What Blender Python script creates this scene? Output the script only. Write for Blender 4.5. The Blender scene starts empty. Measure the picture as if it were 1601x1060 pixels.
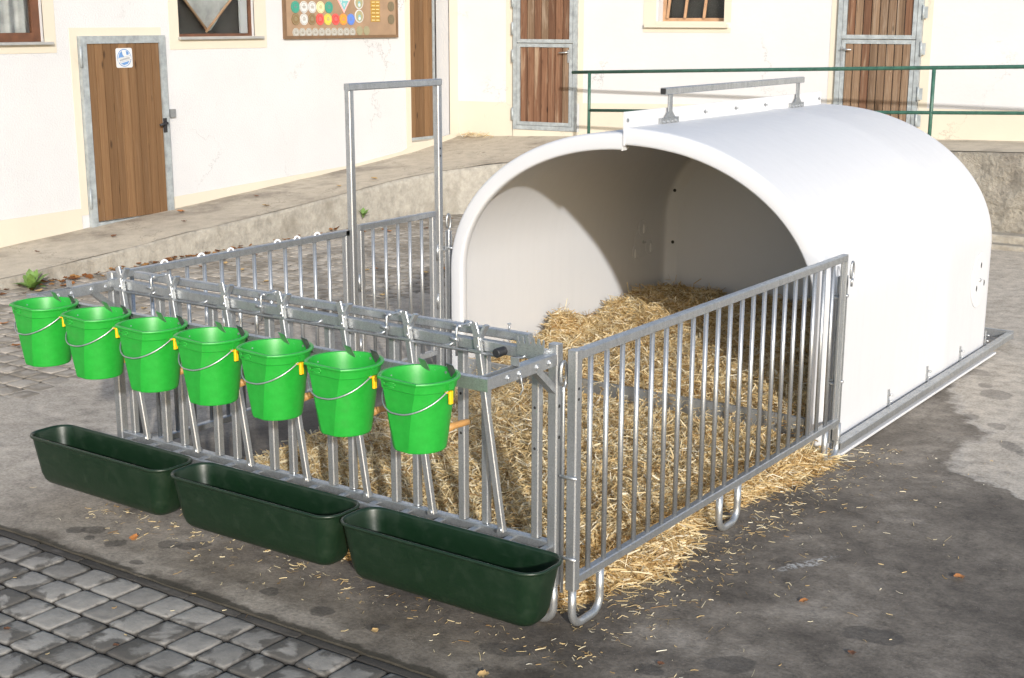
import bpy, bmesh, math, random
import numpy as np
from mathutils import Vector, Matrix, noise
random.seed(7)
rng = np.random.default_rng(11)
sc = bpy.context.scene
COL = sc.collection
PI = math.pi

# ------------------------------------------------------------------ camera
YAW, PITCH, ROLL = -0.6142, -0.2305, 0.0017
f_ = Vector((math.sin(YAW)*math.cos(PITCH), math.cos(YAW)*math.cos(PITCH), math.sin(PITCH)))
r_ = f_.cross(Vector((0, 0, 1))).normalized()
u_ = r_.cross(f_)
r2 = math.cos(ROLL)*r_ + math.sin(ROLL)*u_
u2 = -math.sin(ROLL)*r_ + math.cos(ROLL)*u_
cd = bpy.data.cameras.new('camera')
cam = bpy.data.objects.new('camera', cd)
COL.objects.link(cam)
M = Matrix.Identity(4)
for i in range(3):
    M[i][0], M[i][1], M[i][2] = r2[i], u2[i], -f_[i]
M[0][3], M[1][3], M[2][3] = 2.5894, -4.0706, 2.2735
cam.matrix_world = M
cd.sensor_width = 36.0
cd.lens = 2134.4/1601*36
cd.clip_start = 0.05
cd.clip_end = 2000
sc.camera = cam

# ------------------------------------------------------------------ light
SUN_AZ, SUN_EL = math.radians(46), math.radians(18.5)   # azimuth measured from -Y towards +X
S = Vector((math.sin(SUN_AZ)*math.cos(SUN_EL), -math.cos(SUN_AZ)*math.cos(SUN_EL), math.sin(SUN_EL)))
w = bpy.data.worlds.new('World')
sc.world = w
w.use_nodes = True
nt = w.node_tree
nt.nodes.clear()
sky = nt.nodes.new('ShaderNodeTexSky')
sky.sky_type = 'NISHITA'
sky.sun_disc = False
sky.sun_elevation = SUN_EL
sky.sun_rotation = math.atan2(S.x, S.y)
sky.altitude = 500
sky.air_density = 1.0
sky.dust_density = 2.0
bg = nt.nodes.new('ShaderNodeBackground')
bg.inputs['Strength'].default_value = 0.15
wo = nt.nodes.new('ShaderNodeOutputWorld')
nt.links.new(sky.outputs[0], bg.inputs[0])
nt.links.new(bg.outputs[0], wo.inputs[0])
sl = bpy.data.lights.new('sun', 'SUN')
sl.energy = 2.9
sl.angle = math.radians(1.2)
sl.color = (1.0, 0.975, 0.94)
so = bpy.data.objects.new('sun', sl)
so.rotation_euler = (-S).to_track_quat('-Z', 'Y').to_euler()
so.location = (10, -10, 12)
COL.objects.link(so)
sc.view_settings.view_transform = 'Standard'
sc.view_settings.look = 'None'
sc.view_settings.gamma = 1
sc.view_settings.exposure = 0.55
sc.cycles.max_bounces = 8

# ------------------------------------------------------------------ materials
def newmat(name):
    m = bpy.data.materials.new(name)
    m.use_nodes = True
    t = m.node_tree
    t.nodes.clear()
    out = t.nodes.new('ShaderNodeOutputMaterial')
    b = t.nodes.new('ShaderNodeBsdfPrincipled')
    t.links.new(b.outputs[0], out.inputs[0])
    return m, t, b

class NB:
    """small node-building helper"""
    def __init__(s, t):
        s.t = t
    def n(s, typ, **kw):
        nd = s.t.nodes.new(typ)
        for k, v in kw.items():
            setattr(nd, k, v)
        return nd
    def set(s, sock, v):
        if isinstance(v, bpy.types.NodeSocket):
            s.t.links.new(v, sock)
        elif v is not None:
            sock.default_value = v
    def pos(s):
        return s.n('ShaderNodeNewGeometry').outputs['Position']
    def obj(s):
        return s.n('ShaderNodeTexCoord').outputs['Object']
    def island(s):
        return s.n('ShaderNodeNewGeometry').outputs['Random Per Island']
    def map(s, v, scale=(1, 1, 1), loc=(0, 0, 0), rot=(0, 0, 0)):
        m = s.n('ShaderNodeMapping')
        s.set(m.inputs['Vector'], v)
        m.inputs['Scale'].default_value = scale
        m.inputs['Location'].default_value = loc
        m.inputs['Rotation'].default_value = rot
        return m.outputs[0]
    def noise(s, v, scale, detail=4, rough=0.55, dist=0.0, col=False):
        nd = s.n('ShaderNodeTexNoise')
        s.set(nd.inputs['Vector'], v)
        nd.inputs['Scale'].default_value = scale
        nd.inputs['Detail'].default_value = detail
        nd.inputs['Roughness'].default_value = rough
        nd.inputs['Distortion'].default_value = dist
        return nd.outputs['Color' if col else 'Fac']
    def voro(s, v, scale, feature='F1', out='Distance', rand=1.0):
        nd = s.n('ShaderNodeTexVoronoi', feature=feature)
        s.set(nd.inputs['Vector'], v)
        nd.inputs['Scale'].default_value = scale
        nd.inputs['Randomness'].default_value = rand
        return nd.outputs[out]
    def ramp(s, f, stops, interp='LINEAR'):
        nd = s.n('ShaderNodeValToRGB')
        s.set(nd.inputs[0], f)
        cr = nd.color_ramp
        cr.interpolation = interp
        while len(cr.elements) < len(stops):
            cr.elements.new(0.5)
        for e, (p, c) in zip(cr.elements, stops):
            e.position = p
            e.color = (c, c, c, 1) if isinstance(c, (int, float)) else (*c, 1)
        return nd.outputs[0]
    def mix(s, f, a, b, typ='MIX'):
        nd = s.n('ShaderNodeMix', data_type='RGBA', blend_type=typ)
        s.set(nd.inputs['Factor'], f)
        for k, v in ((6, a), (7, b)):
            if isinstance(v, tuple):
                v = (*v, 1) if len(v) == 3 else v
            s.set(nd.inputs[k], v)
        return nd.outputs[2]
    def math(s, op, a, b=None, c=None, clamp=False):
        nd = s.n('ShaderNodeMath', operation=op, use_clamp=clamp)
        s.set(nd.inputs[0], a)
        s.set(nd.inputs[1], b)
        s.set(nd.inputs[2], c)
        return nd.outputs[0]
    def vadd(s, a, b, op='ADD'):
        nd = s.n('ShaderNodeVectorMath', operation=op)
        s.set(nd.inputs[0], a)
        s.set(nd.inputs[1], b)
        return nd.outputs[0]
    def bump(s, h, strength=0.3, dist=0.01, normal=None):
        nd = s.n('ShaderNodeBump')
        s.set(nd.inputs['Height'], h)
        nd.inputs['Strength'].default_value = strength
        nd.inputs['Distance'].default_value = dist
        if normal is not None:
            s.set(nd.inputs['Normal'], normal)
        return nd.outputs[0]
    def blob(s, pos, x, y, rx, ry, rot=0.0):
        """0..1 soft ellipse at a world place (stain or dry patch)"""
        v = s.vadd(pos, (-x, -y, 0))
        v = s.map(v, scale=(1/rx, 1/ry, 0)) if rot == 0 else s.map(s.map(v, rot=(0, 0, -rot)), scale=(1/rx, 1/ry, 0))
        nd = s.n('ShaderNodeVectorMath', operation='LENGTH')
        s.set(nd.inputs[0], v)
        return s.math('SUBTRACT', 1.5, nd.outputs['Value'], clamp=True)

def plain(name, col, rough=0.5, metal=0.0, bump=None, var=0.12, vscale=8, spec=0.5, coat=0):
    m, t, b = newmat(name)
    k = NB(t)
    p = k.obj()
    n = k.noise(p, vscale, 5, 0.6)
    lo = tuple(c*(1-var) for c in col)
    hi = tuple(min(1, c*(1+var)) for c in col)
    k.set(b.inputs['Base Color'], k.ramp(n, [(0.3, lo), (0.7, hi)]))
    k.set(b.inputs['Roughness'], k.ramp(n, [(0.3, max(0, rough-.07)), (0.7, min(1, rough+.07))]))
    b.inputs['Metallic'].default_value = metal
    b.inputs['Specular IOR Level'].default_value = spec
    b.inputs['Coat Weight'].default_value = coat
    if bump:
        k.set(b.inputs['Normal'], k.bump(k.noise(p, bump[0], 6, 0.65), bump[1], bump[2]))
    return m

MT = {}
def m_galv(name, base, rough=0.36):
    m, t, b = newmat(name)
    k = NB(t)
    p = k.pos()
    sp = k.voro(k.vadd(p, k.noise(p, 30, 2, .5, col=True)), 38, out='Color')
    spg = k.n('ShaderNodeSeparateColor')
    k.set(spg.inputs[0], sp)
    big = k.noise(k.map(p, scale=(1, 1, .35)), 26, 5, .65, .6)
    f = k.math('ADD', k.math('MULTIPLY', spg.outputs[0], 0.45), k.math('MULTIPLY', big, 0.75))
    col = k.ramp(f, [(0.3, tuple(c*.70 for c in base)), (0.55, base), (0.85, tuple(min(1, c*1.22) for c in base))])
    k.set(b.inputs['Base Color'], col)
    b.inputs['Metallic'].default_value = 0.78
    k.set(b.inputs['Roughness'], k.ramp(f, [(0.25, rough+.16), (0.8, rough-.05)]))
    k.set(b.inputs['Normal'], k.bump(k.noise(p, 90, 3, .5), 0.12, 0.004))
    return m
MT['galv'] = m_galv('galvanised_steel', (0.43, 0.445, 0.455))
MT['hooksteel'] = plain('polished_zinc_hook', (.36, .40, .38), .34, .85, var=.3, vscale=60)
MT['galv_dull'] = m_galv('galvanised_sheet', (0.36, 0.375, 0.385), 0.45)

def m_hut():
    m, t, b = newmat('white_hut_plastic')
    k = NB(t)
    p = k.pos()
    streak = k.noise(k.map(p, scale=(1, 6, .5)), 3.0, 5, .6)
    scuff = k.noise(p, 11, 7, .7, .4)
    c = k.mix(k.ramp(streak, [(.45, 0.0), (.8, .35)]), (0.58, 0.587, 0.602), (0.53, 0.538, 0.552))
    c = k.mix(k.ramp(scuff, [(.63, 0.0), (.8, .4)]), c, (0.49, 0.485, 0.475))
    k.set(b.inputs['Base Color'], c)
    k.set(b.inputs['Roughness'], k.ramp(scuff, [(.3, .42), (.7, .6)]))
    k.set(b.inputs['Normal'], k.bump(k.noise(p, 2.6, 3, .5), 0.10, 0.03))
    return m
MT['hut'] = m_hut()

def m_bucket():
    m, t, b = newmat('green_bucket_plastic')
    k = NB(t)
    p = k.obj()
    n = k.noise(p, 30, 6, .7)
    inf = k.n('ShaderNodeObjectInfo')
    po = k.vadd(p, inf.outputs['Location'])
    c = k.ramp(n, [(.3, (0.012, .28, .025)), (.72, (.020, .345, .038))])
    sc_ = k.noise(k.map(po, scale=(9, 9, 2.2)), 6, 7, .75, .6)
    c = k.mix(k.ramp(sc_, [(.62, 0.0), (.76, .38)]), c, (.10, .42, .12))
    du = k.noise(po, 11, 6, .7)
    c = k.mix(k.ramp(du, [(.56, 0.0), (.8, .35)]), c, (.06, .22, .05))
    k.set(b.inputs['Base Color'], c)
    k.set(b.inputs['Roughness'], k.ramp(k.noise(p, 12, 4), [(.3, .34), (.7, .46)]))
    b.inputs['Subsurface Weight'].default_value = 0.10
    b.inputs['Subsurface Radius'].default_value = (.006, .015, .006)
    k.set(b.inputs['Normal'], k.bump(k.noise(p, 160, 3), .06, .002))
    return m
MT['bucket'] = m_bucket()
def m_trough():
    m, t, b = newmat('dark_green_trough_plastic')
    k = NB(t)
    p = k.obj()
    sc_ = k.noise(k.map(p, scale=(1, 8, 8)), 9, 6, .75)
    dust = k.noise(p, 14, 6, .7)
    c = k.mix(k.ramp(sc_, [(.60, 0.0), (.74, .45)]), (.005, .0185, .0075), (.035, .055, .038))
    c = k.mix(k.ramp(dust, [(.50, 0.0), (.82, .3)]), c, (.04, .06, .038))
    k.set(b.inputs['Base Color'], c)
    k.set(b.inputs['Roughness'], k.ramp(dust, [(.3, .30), (.75, .5)]))
    k.set(b.inputs['Normal'], k.bump(k.noise(p, 60, 4), .08, .003))
    return m
MT['trough'] = m_trough()
MT['yellow'] = plain('yellow_clip_plastic', (.85, .50, .005), .4)
MT['teat'] = plain('brown_rubber_teat', (.42, .22, .07), .5)
MT['black'] = plain('black_rubber', (.018, .018, .02), .55)
MT['dark'] = plain('dark_hole', (.02, .02, .02), .8)
MT['greenrail'] = plain('green_rail_paint', (.035, .105, .075), .45, vscale=20, var=.25)
MT['whiteplate'] = plain('white_enamel_plate', (.56, .57, .58), .35, var=.04)
MT['bluepaint'] = plain('blue_print', (.10, .22, .45), .4)
MT['greyprint'] = plain('grey_print', (.18, .19, .20), .5)
MT['whitering_daylight'] = plain('white_nylon_and_vent_daylight', (.85, .85, .85), .4, var=.03)

def m_plaster(name, col, bscale=42, bs=.55, bd=.02, grub=.25):
    m, t, b = newmat(name)
    k = NB(t)
    p = k.pos()
    n1 = k.noise(p, 1.1, 5, .6)
    n2 = k.noise(p, bscale, 5, .6)
    n3 = k.noise(k.map(p, scale=(1, 1, .4)), 5, 7, .72, .5)
    lo = tuple(c*.93 for c in col)
    c = k.ramp(n1, [(.3, lo), (.7, col)])
    c = k.mix(k.ramp(n3, [(.66, 0.0), (.84, grub)]), c, tuple(x*y for x, y in zip(col, (.66, .60, .52))))
    ck = k.voro(k.vadd(p, k.noise(p, 2.2, 6, .7, col=True)), .7, 'DISTANCE_TO_EDGE')
    ckm = k.math('MULTIPLY', k.ramp(ck, [(.0, .9), (.008, 0.0)]), k.ramp(k.noise(p, .8, 3), [(.50, 0.0), (.60, .75)]))
    c = k.mix(ckm, c, tuple(x*.42 for x in col))
    ru = k.noise(k.map(p, scale=(1, 1, .8)), 9, 8, .78, .8)
    c = k.mix(k.math('MULTIPLY', k.ramp(ru, [(.64, 0.0), (.72, .5)]), k.ramp(k.noise(p, .7, 3), [(.5, 0.0), (.62, 1.0)])), c, tuple(x*y for x, y in zip(col, (.60, .55, .47))))
    k.set(b.inputs['Base Color'], c)
    b.inputs['Roughness'].default_value = .9
    b.inputs['Specular IOR Level'].default_value = .2
    k.set(b.inputs['Normal'], k.bump(n2, bs, bd))
    return m
MT['plaster'] = m_plaster('white_roughcast_plaster', (.56, .56, .565), 55, .32, .016, .3)
MT['plaster2'] = m_plaster('white_smooth_plaster', (.56, .56, .562), 16, .18, .015, .30)
MT['cream'] = m_plaster('cream_painted_plaster', (.58, .53, .435), 30, .15, .01, .35)

def m_wood(name, cols, wid, weather=.35, board_axis='u'):
    """upright boards, colour per board and grain along the length; boards run along local Z, counted along local X"""
    m, t, b = newmat(name)
    k = NB(t)
    p = k.obj()
    sep = k.n('ShaderNodeSeparateXYZ')
    k.set(sep.inputs[0], p)
    bi = k.math('FLOOR', k.math('DIVIDE', sep.outputs[0], wid))
    wn = k.n('ShaderNodeTexWhiteNoise', noise_dimensions='1D')
    k.set(wn.inputs['W'], bi)
    comb = k.n('ShaderNodeCombineXYZ')
    k.set(comb.inputs[0], k.math('MULTIPLY', bi, 3.17))
    pv = k.vadd(p, comb.outputs[0])
    g = k.noise(k.map(pv, scale=(46, 46, 1.3)), 1.6, 7, .7, .5)
    g2 = k.noise(k.map(pv, scale=(9, 9, .9)), 1.5, 5, .6, .4)
    c = k.ramp(g, [(.25, cols[0]), (.5, cols[1]), (.75, cols[2])])
    c = k.mix(k.ramp(wn.outputs[0], [(0, .0), (1, .55)]), c, tuple(x*.55 for x in cols[0]), 'MIX')
    c = k.mix(k.ramp(g2, [(.56, 0.0), (.8, weather)]), c, cols[3])
    kn = k.voro(k.map(pv, scale=(7, 7, 2.4)), 1.0)
    c = k.mix(k.ramp(kn, [(.06, .85), (.13, 0.0)]), c, tuple(x*.3 for x in cols[0]))
    k.set(b.inputs['Base Color'], c)
    b.inputs['Roughness'].default_value = .72
    b.inputs['Specular IOR Level'].default_value = .25
    k.set(b.inputs['Normal'], k.bump(g, .35, .004))
    return m
MT['wood'] = m_wood('stained_pine_boards', ((.135, .072, .033), (.19, .106, .050), (.245, .145, .072), (.26, .18, .115)), .098, .45)
MT['wood_old'] = m_wood('weathered_board', ((.07, .033, .02), (.175, .088, .050), (.27, .155, .095), (.38, .29, .20)), .085, 1.0)
MT['wood_grey'] = m_wood('bleached_board', ((.095, .056, .033), (.215, .14, .088), (.33, .24, .165), (.39, .32, .25)), .085, .85)
MT['frame_brown'] = plain('brown_window_frame', (.115, .048, .024), .6, var=.3, bump=(40, .2, .005))
MT['frame_light'] = plain('pale_brown_window_frame', (.42, .25, .14), .6, var=.2, bump=(40, .2, .005))
MT['zincsill'] = plain('zinc_window_sill', (.42, .42, .41), .5, .4)
MT['doorframe'] = plain('grey_steel_door_frame', (.33, .36, .37), .55, .25, var=.25, vscale=14, bump=(30, .1, .004))
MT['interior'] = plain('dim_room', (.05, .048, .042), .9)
MT['sheet'] = plain('grey_plastic_sheet', (.42, .43, .42), .4, var=.3, vscale=7)
def m_glass():
    m, t, b = newmat('window_glass')
    k = NB(t)
    b.inputs['Base Color'].default_value = (.9, .92, .92, 1)
    b.inputs['Roughness'].default_value = .03
    b.inputs['Transmission Weight'].default_value = 1.0
    b.inputs['IOR'].default_value = 1.2
    k.set(b.inputs['Normal'], k.bump(k.noise(k.obj(), 3, 2), .04, .01))
    return m
MT['glass'] = m_glass()
MT['board'] = plain('brown_notice_board', (.30, .20, .125), .7, var=.15, vscale=5)
MT['boardframe'] = plain('dark_board_edge', (.16, .095, .05), .7, var=.2)

def m_ground(name, dry, wet, kind):
    m, t, b = newmat(name)
    k = NB(t)
    p = k.pos()
    warp = k.vadd(k.noise(p, 2.2, 5, .6, col=True), (-.5, -.5, -.5))
    wv = k.n('ShaderNodeVectorMath', operation='SCALE')
    k.set(wv.inputs[0], warp)
    wv.inputs['Scale'].default_value = 0.55
    pw = k.vadd(p, wv.outputs[0])
    wet_f = k.noise(p, 1.15, 7, .62, .35)
    f = k.math('ADD', k.math('MULTIPLY', wet_f, 1.0), 0.0)
    # wet places (+) and dry places (-): real puddle stains on the yard
    for (x, y, rx, ry, rot, a) in kind['wet']:
        f = k.math('ADD', f, k.math('MULTIPLY', k.blob(pw, x, y, rx, ry, rot), a))
    for (x, y, rx, ry, rot, a) in kind['dry']:
        f = k.math('SUBTRACT', f, k.math('MULTIPLY', k.blob(pw, x, y, rx, ry, rot), a))
    edge = k.ramp(f, [(kind['t0'], 0.0), (kind['t1'], 1.0)])
    fine = k.noise(p, 55, 6, .7)
    mid = k.noise(p, 7, 6, .65)
    d = k.ramp(k.math('ADD', k.math('MULTIPLY', fine, .45), k.math('MULTIPLY', mid, .55)),
               [(.32, tuple(c*.74 for c in dry)), (.52, dry), (.7, tuple(c*1.2 for c in dry))])
    we = k.ramp(k.math('ADD', k.math('MULTIPLY', fine, .4), k.math('MULTIPLY', mid, .6)),
                [(.34, tuple(c*.7 for c in wet)), (.52, wet), (.70, tuple(c*1.75 for c in wet))])
    c = k.mix(edge, d, we)
    # small drip spots with sharp rims
    spots = k.voro(k.vadd(p, wv.outputs[0]), 2.1)
    sp = k.math('MULTIPLY', k.ramp(spots, [(.13, 1.0), (.17, 0.0)]), k.ramp(k.noise(p, .9, 2), [(.48, 0.0), (.55, 1.0)]))
    c = k.mix(k.math('MULTIPLY', sp, .75), c, tuple(x*.85 for x in wet))
    # white grains
    gr = k.voro(p, 70)
    c = k.mix(k.math('MULTIPLY', k.ramp(gr, [(.07, .8), (.14, 0.0)]), k.ramp(k.noise(p, 5, 4, .7), [(.50, 0.0), (.62, 1.0)])), c, tuple(min(1, x*2.0) for x in dry))
    # hairline cracks
    ck = k.voro(k.vadd(p, k.noise(p, 3.5, 5, .7, col=True)), .55, 'DISTANCE_TO_EDGE')
    c = k.mix(k.math('MULTIPLY', k.ramp(ck, [(.0, .8), (.007, 0.0)]), kind.get('crack', .6)), c, tuple(x*.35 for x in wet))
    k.set(b.inputs['Base Color'], c)
    k.set(b.inputs['Roughness'], k.mix(edge, (.88, .88, .88), (.62, .62, .62)))
    b.inputs['Specular IOR Level'].default_value = .3
    k.set(b.inputs['Normal'], k.bump(k.math('ADD', fine, k.math('MULTIPLY', mid, .8)), .35, .006))
    return m
def m_yard():
    m, t, b = newmat('yard_concrete')
    k = NB(t)
    p = k.pos()
    wn_ = k.vadd(k.noise(p, 5.0, 6, .62, col=True), (-.5, -.5, -.5))
    wv = k.n('ShaderNodeVectorMath', operation='SCALE')
    k.set(wv.inputs[0], wn_)
    wv.inputs['Scale'].default_value = 0.30
    pw = k.vadd(p, wv.outputs[0])
    wv2 = k.n('ShaderNodeVectorMath', operation='SCALE')
    k.set(wv2.inputs[0], wn_)
    wv2.inputs['Scale'].default_value = 0.13
    ps = k.vadd(p, wv2.outputs[0])
    sep = k.n('ShaderNodeSeparateXYZ')
    k.set(sep.inputs[0], pw)
    # drying front right of the hut: edge position x as a function of y
    yn = k.math('DIVIDE', k.math('SUBTRACT', sep.outputs[1], 2.0), 3.0, clamp=True)
    xe = k.math('MULTIPLY', k.ramp(yn, [(0.0, 1.0), (.13, .86), (.19, .58), (.25, .36), (.40, .31), (.51, .33), (.60, .18), (.76, .06), (.84, .0)]), 1.6)
    dm = k.math('SUBTRACT', sep.outputs[0], xe)
    dry_m = k.ramp(k.math('ADD', k.math('MULTIPLY', dm, 3.0), .5), [(.40, 0.0), (.62, 1.0)])
    left_m = k.ramp(k.math('ADD', k.math('MULTIPLY', k.math('ADD', sep.outputs[0], 3.1), -.9), .5), [(.3, 0.0), (.75, 1.0)])
    back_m = k.ramp(k.math('MULTIPLY', k.math('SUBTRACT', sep.outputs[1], 4.6), .8, clamp=True), [(.2, 0.0), (.7, 1.0)])
    D = k.math('MAXIMUM', dry_m, k.math('MAXIMUM', k.math('MULTIPLY', left_m, .8), back_m))
    f = k.math('ADD', k.math('ADD', k.math('MULTIPLY', k.noise(p, 1.5, 7, .6, .5), .58), k.math('MULTIPLY', k.noise(p, 4.5, 6, .62, .8), .26)), .08)
    for (x, y, rx, ry, rot, a) in [(.30, 1.2, .30, .9, -.1, .04), (1.2, .9, .9, .5, .5, .03), (.15, 3.2, .3, .9, 0, -.04), (-1.25, .0, 1.6, .15, 0, .08), (-.9, -.25, .7, .14, 0, .07), (-2.3, 1.3, .6, 1.4, 0, .10), (.1, .05, .30, .22, 0, .08), (.6, -.42, 1.3, .13, 0, .08),
                                   (-3.0, -.20, 1.5, .30, 0, -.19), (-1.5, -.50, 1.5, .06, 0, -.10), (.32, .14, .17, .10, .6, -.10), (.62, .58, .30, .14, .5, -.07), (-.25, -.36, .25, .08, .2, -.09), (.8, 1.9, .4, .3, 0, -.03)]:
        f = k.math('ADD', f, k.math('MULTIPLY', k.blob(pw, x, y, rx, ry, rot), a))
    fine = k.noise(p, 60, 6, .72)
    mid = k.noise(p, 9, 7, .68)
    g = k.math('ADD', k.math('MULTIPLY', fine, .5), k.math('MULTIPLY', mid, .5))
    c = k.ramp(f, [(.37, (.275, .243, .203)), (.46, (.188, .163, .133)), (.54, (.126, .108, .088)), (.63, (.071, .060, .048))])
    dryc = k.ramp(k.noise(p, 2.4, 6, .6), [(.3, (.41, .362, .30)), (.7, (.48, .43, .362))])
    c = k.mix(D, c, dryc)
    rim = k.ramp(k.math('ABSOLUTE', k.math('ADD', dm, .0)), [(.0, .35), (.05, 0.0)])
    c = k.mix(k.math('MULTIPLY', rim, dry_m), c, (.56, .54, .51))
    # drips and footprints of water with their own outlines
    for (x, y, rx, ry, rot) in [(.33, 4.37, .10, .13, .5), (.03, 4.84, .13, .10, 0), (.35, 3.79, .05, .06, 0), (.54, 3.68, .05, .08, .6), (.71, 3.33, .06, .11, .7), (.21, 4.54, .05, .07, 0), (.80, 3.25, .05, .06, 0), (.95, 3.05, .09, .05, 0), (1.1, 3.6, .05, .06, 0),
                                (-2.41, -.427, .055, .05, .3), (-2.35, -.37, .07, .05, .3), (-2.27, -.438, .03, .035, 0), (-2.14, -.42, .05, .04, .7), (-1.88, -.505, .03, .03, 0), (-1.92, -.29, .06, .05, .4), (-1.83, -.238, .075, .05, .5),
                                (-.62, -.40, .05, .045, 0), (-.9, -.42, .06, .05, .2), (-1.2, -.40, .04, .04, 0), (.62, .10, .10, .07, .4), (.40, -.12, .06, .05, 0), (-.12, -.27, .10, .06, .3), (.95, .62, .12, .08, 0), (.75, -.25, .08, .05, 0)]:
        v = k.map(k.vadd(ps, (-x, -y, 0)), rot=(0, 0, -rot)) if rot else k.vadd(ps, (-x, -y, 0))
        v = k.map(v, scale=(1/rx, 1/ry, 0))
        nd = k.n('ShaderNodeVectorMath', operation='LENGTH')
        k.set(nd.inputs[0], v)
        c = k.mix(k.ramp(nd.outputs['Value'], [(.86, .62), (1.03, 0.0)]), c, (.062, .056, .050) if y < 2 else (.19, .17, .145))
    c = k.mix(1.0, c, k.ramp(g, [(.36, .52), (.5, 1.0), (.63, 1.42)]), 'MULTIPLY')
    gr = k.voro(p, 75)
    c = k.mix(k.math('MULTIPLY', k.ramp(gr, [(.06, .75), (.13, 0.0)]), k.ramp(k.noise(p, 6, 5, .7), [(.50, 0.0), (.62, 1.0)])), c, (.55, .52, .48))
    dk = k.voro(k.vadd(p, (3.1, 1.7, 0)), 48)
    c = k.mix(k.math('MULTIPLY', k.ramp(dk, [(.05, .7), (.11, 0.0)]), k.ramp(k.noise(p, 4, 5, .7), [(.52, 0.0), (.62, 1.0)])), c, (.03, .027, .024))
    # pale dried splash
    sv = k.map(k.map(k.vadd(ps, (-.47, -1.15, 0)), rot=(0, 0, -1.1)), scale=(1/.19, 1/.035, 0))
    nd = k.n('ShaderNodeVectorMath', operation='LENGTH')
    k.set(nd.inputs[0], sv)
    c = k.mix(k.math('MULTIPLY', k.ramp(nd.outputs['Value'], [(.5, .55), (1.0, 0.0)]), k.ramp(k.noise(p, 40, 4, .6), [(.45, 0.0), (.55, 1.0)])), c, (.62, .62, .60))
    # crumbling slab edge: dark tufts of dirt along the gutter
    sp2 = k.n('ShaderNodeSeparateXYZ')
    k.set(sp2.inputs[0], ps)
    c = k.mix(k.ramp(k.math('MULTIPLY', k.math('ADD', sp2.outputs[1], .62), 10.0), [(.0, .9), (.42, .75), (.55, 0.0)]), c, (.035, .031, .022))
    k.set(b.inputs['Base Color'], c)
    k.set(b.inputs['Roughness'], k.ramp(f, [(.45, .88), (.6, .66)]))
    b.inputs['Specular IOR Level'].default_value = .3
    k.set(b.inputs['Normal'], k.bump(k.math('ADD', fine, k.math('MULTIPLY', mid, .9)), .5, .007))
    return m
MT['concrete'] = m_yard()
MT['ramp'] = m_ground('ramp_concrete', (.48, .42, .33), (.27, .23, .18), dict(
    wet=[(-8.6, 4, .3, 6, 0, .10)], dry=[(-7.9, 4, .3, 5, 0, .12)], t0=.5, t1=.68, crack=.8))
def m_kerb(name, base, dark, rough_scale, bd):
    m, t, b = newmat(name)
    k = NB(t)
    p = k.pos()
    n1 = k.noise(p, rough_scale, 8, .7)
    n2 = k.noise(k.map(p, scale=(1, 1, .6)), 2.3, 6, .65, .5)
    c = k.ramp(n1, [(.3, tuple(x*.7 for x in base)), (.55, base), (.72, tuple(x*1.2 for x in base))])
    c = k.mix(k.ramp(n2, [(.52, 0.0), (.7, .8)]), c, dark)
    k.set(b.inputs['Base Color'], c)
    b.inputs['Roughness'].default_value = .9
    b.inputs['Specular IOR Level'].default_value = .2
    k.set(b.inputs['Normal'], k.bump(n1, .9, bd))
    return m
MT['kerb'] = m_kerb('cast_concrete_wall', (.38, .35, .295), (.22, .195, .155), 11, .02)
MT['rough'] = m_kerb('rough_concrete_wall', (.37, .34, .285), (.20, .175, .145), 19, .07)
def m_paver(name, base, dark, wetamt, t0, t1):
    m, t, b = newmat(name)
    k = NB(t)
    p = k.pos()
    isl = k.island()
    wn = k.n('ShaderNodeTexWhiteNoise', noise_dimensions='1D')
    k.set(wn.inputs['W'], k.math('MULTIPLY', isl, 57.3))
    c0 = k.ramp(wn.outputs[0], [(0, tuple(x*.72 for x in base)), (1, tuple(x*1.14 for x in base))])
    n = k.noise(p, 16, 7, .7)
    c = k.mix(1.0, c0, k.ramp(n, [(.3, .72), (.6, 1.0), (.75, 1.12)]), 'MULTIPLY')
    of = k.n('ShaderNodeCombineXYZ')
    k.set(of.inputs[2], k.math('MULTIPLY', isl, 40.0))
    st = k.noise(k.vadd(p, of.outputs[0]), 4.2, 6, .6, .6)
    big = k.noise(p, .9, 4, .6)
    at = k.n('ShaderNodeAttribute', attribute_name='damp')
    wf = k.math('ADD', k.math('ADD', st, k.math('MULTIPLY', at.outputs['Fac'], .15)), k.math('MULTIPLY', k.math('SUBTRACT', big, .5), wetamt))
    c = k.mix(k.ramp(wf, [(t0, 0.0), (t1, .85)]), c, dark)
    gr = k.voro(p, 90)
    c = k.mix(k.math('MULTIPLY', k.ramp(gr, [(.06, .6), (.12, 0.0)]), k.ramp(n, [(.5, 0.0), (.6, 1.0)])), c, tuple(x*1.6 for x in base))
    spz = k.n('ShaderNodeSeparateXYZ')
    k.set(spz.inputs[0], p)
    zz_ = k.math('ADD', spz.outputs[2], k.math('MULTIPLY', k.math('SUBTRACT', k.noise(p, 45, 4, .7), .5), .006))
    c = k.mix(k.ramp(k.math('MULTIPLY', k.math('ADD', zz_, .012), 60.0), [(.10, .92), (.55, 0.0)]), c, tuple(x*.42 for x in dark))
    pit = k.voro(k.vadd(p, k.noise(p, 20, 2, col=True)), 34)
    c = k.mix(k.ramp(pit, [(.05, .6), (.10, 0.0)]), c, dark)
    k.set(b.inputs['Base Color'], c)
    b.inputs['Roughness'].default_value = .82
    b.inputs['Specular IOR Level'].default_value = .3
    k.set(b.inputs['Normal'], k.bump(k.math('ADD', n, k.math('MULTIPLY', k.noise(p, 90, 4), .4)), .5, .008))
    return m
MT['paver'] = m_paver('worn_paving_stone', (.31, .29, .262), (.082, .074, .064), 1.0, .625, .69)
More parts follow.
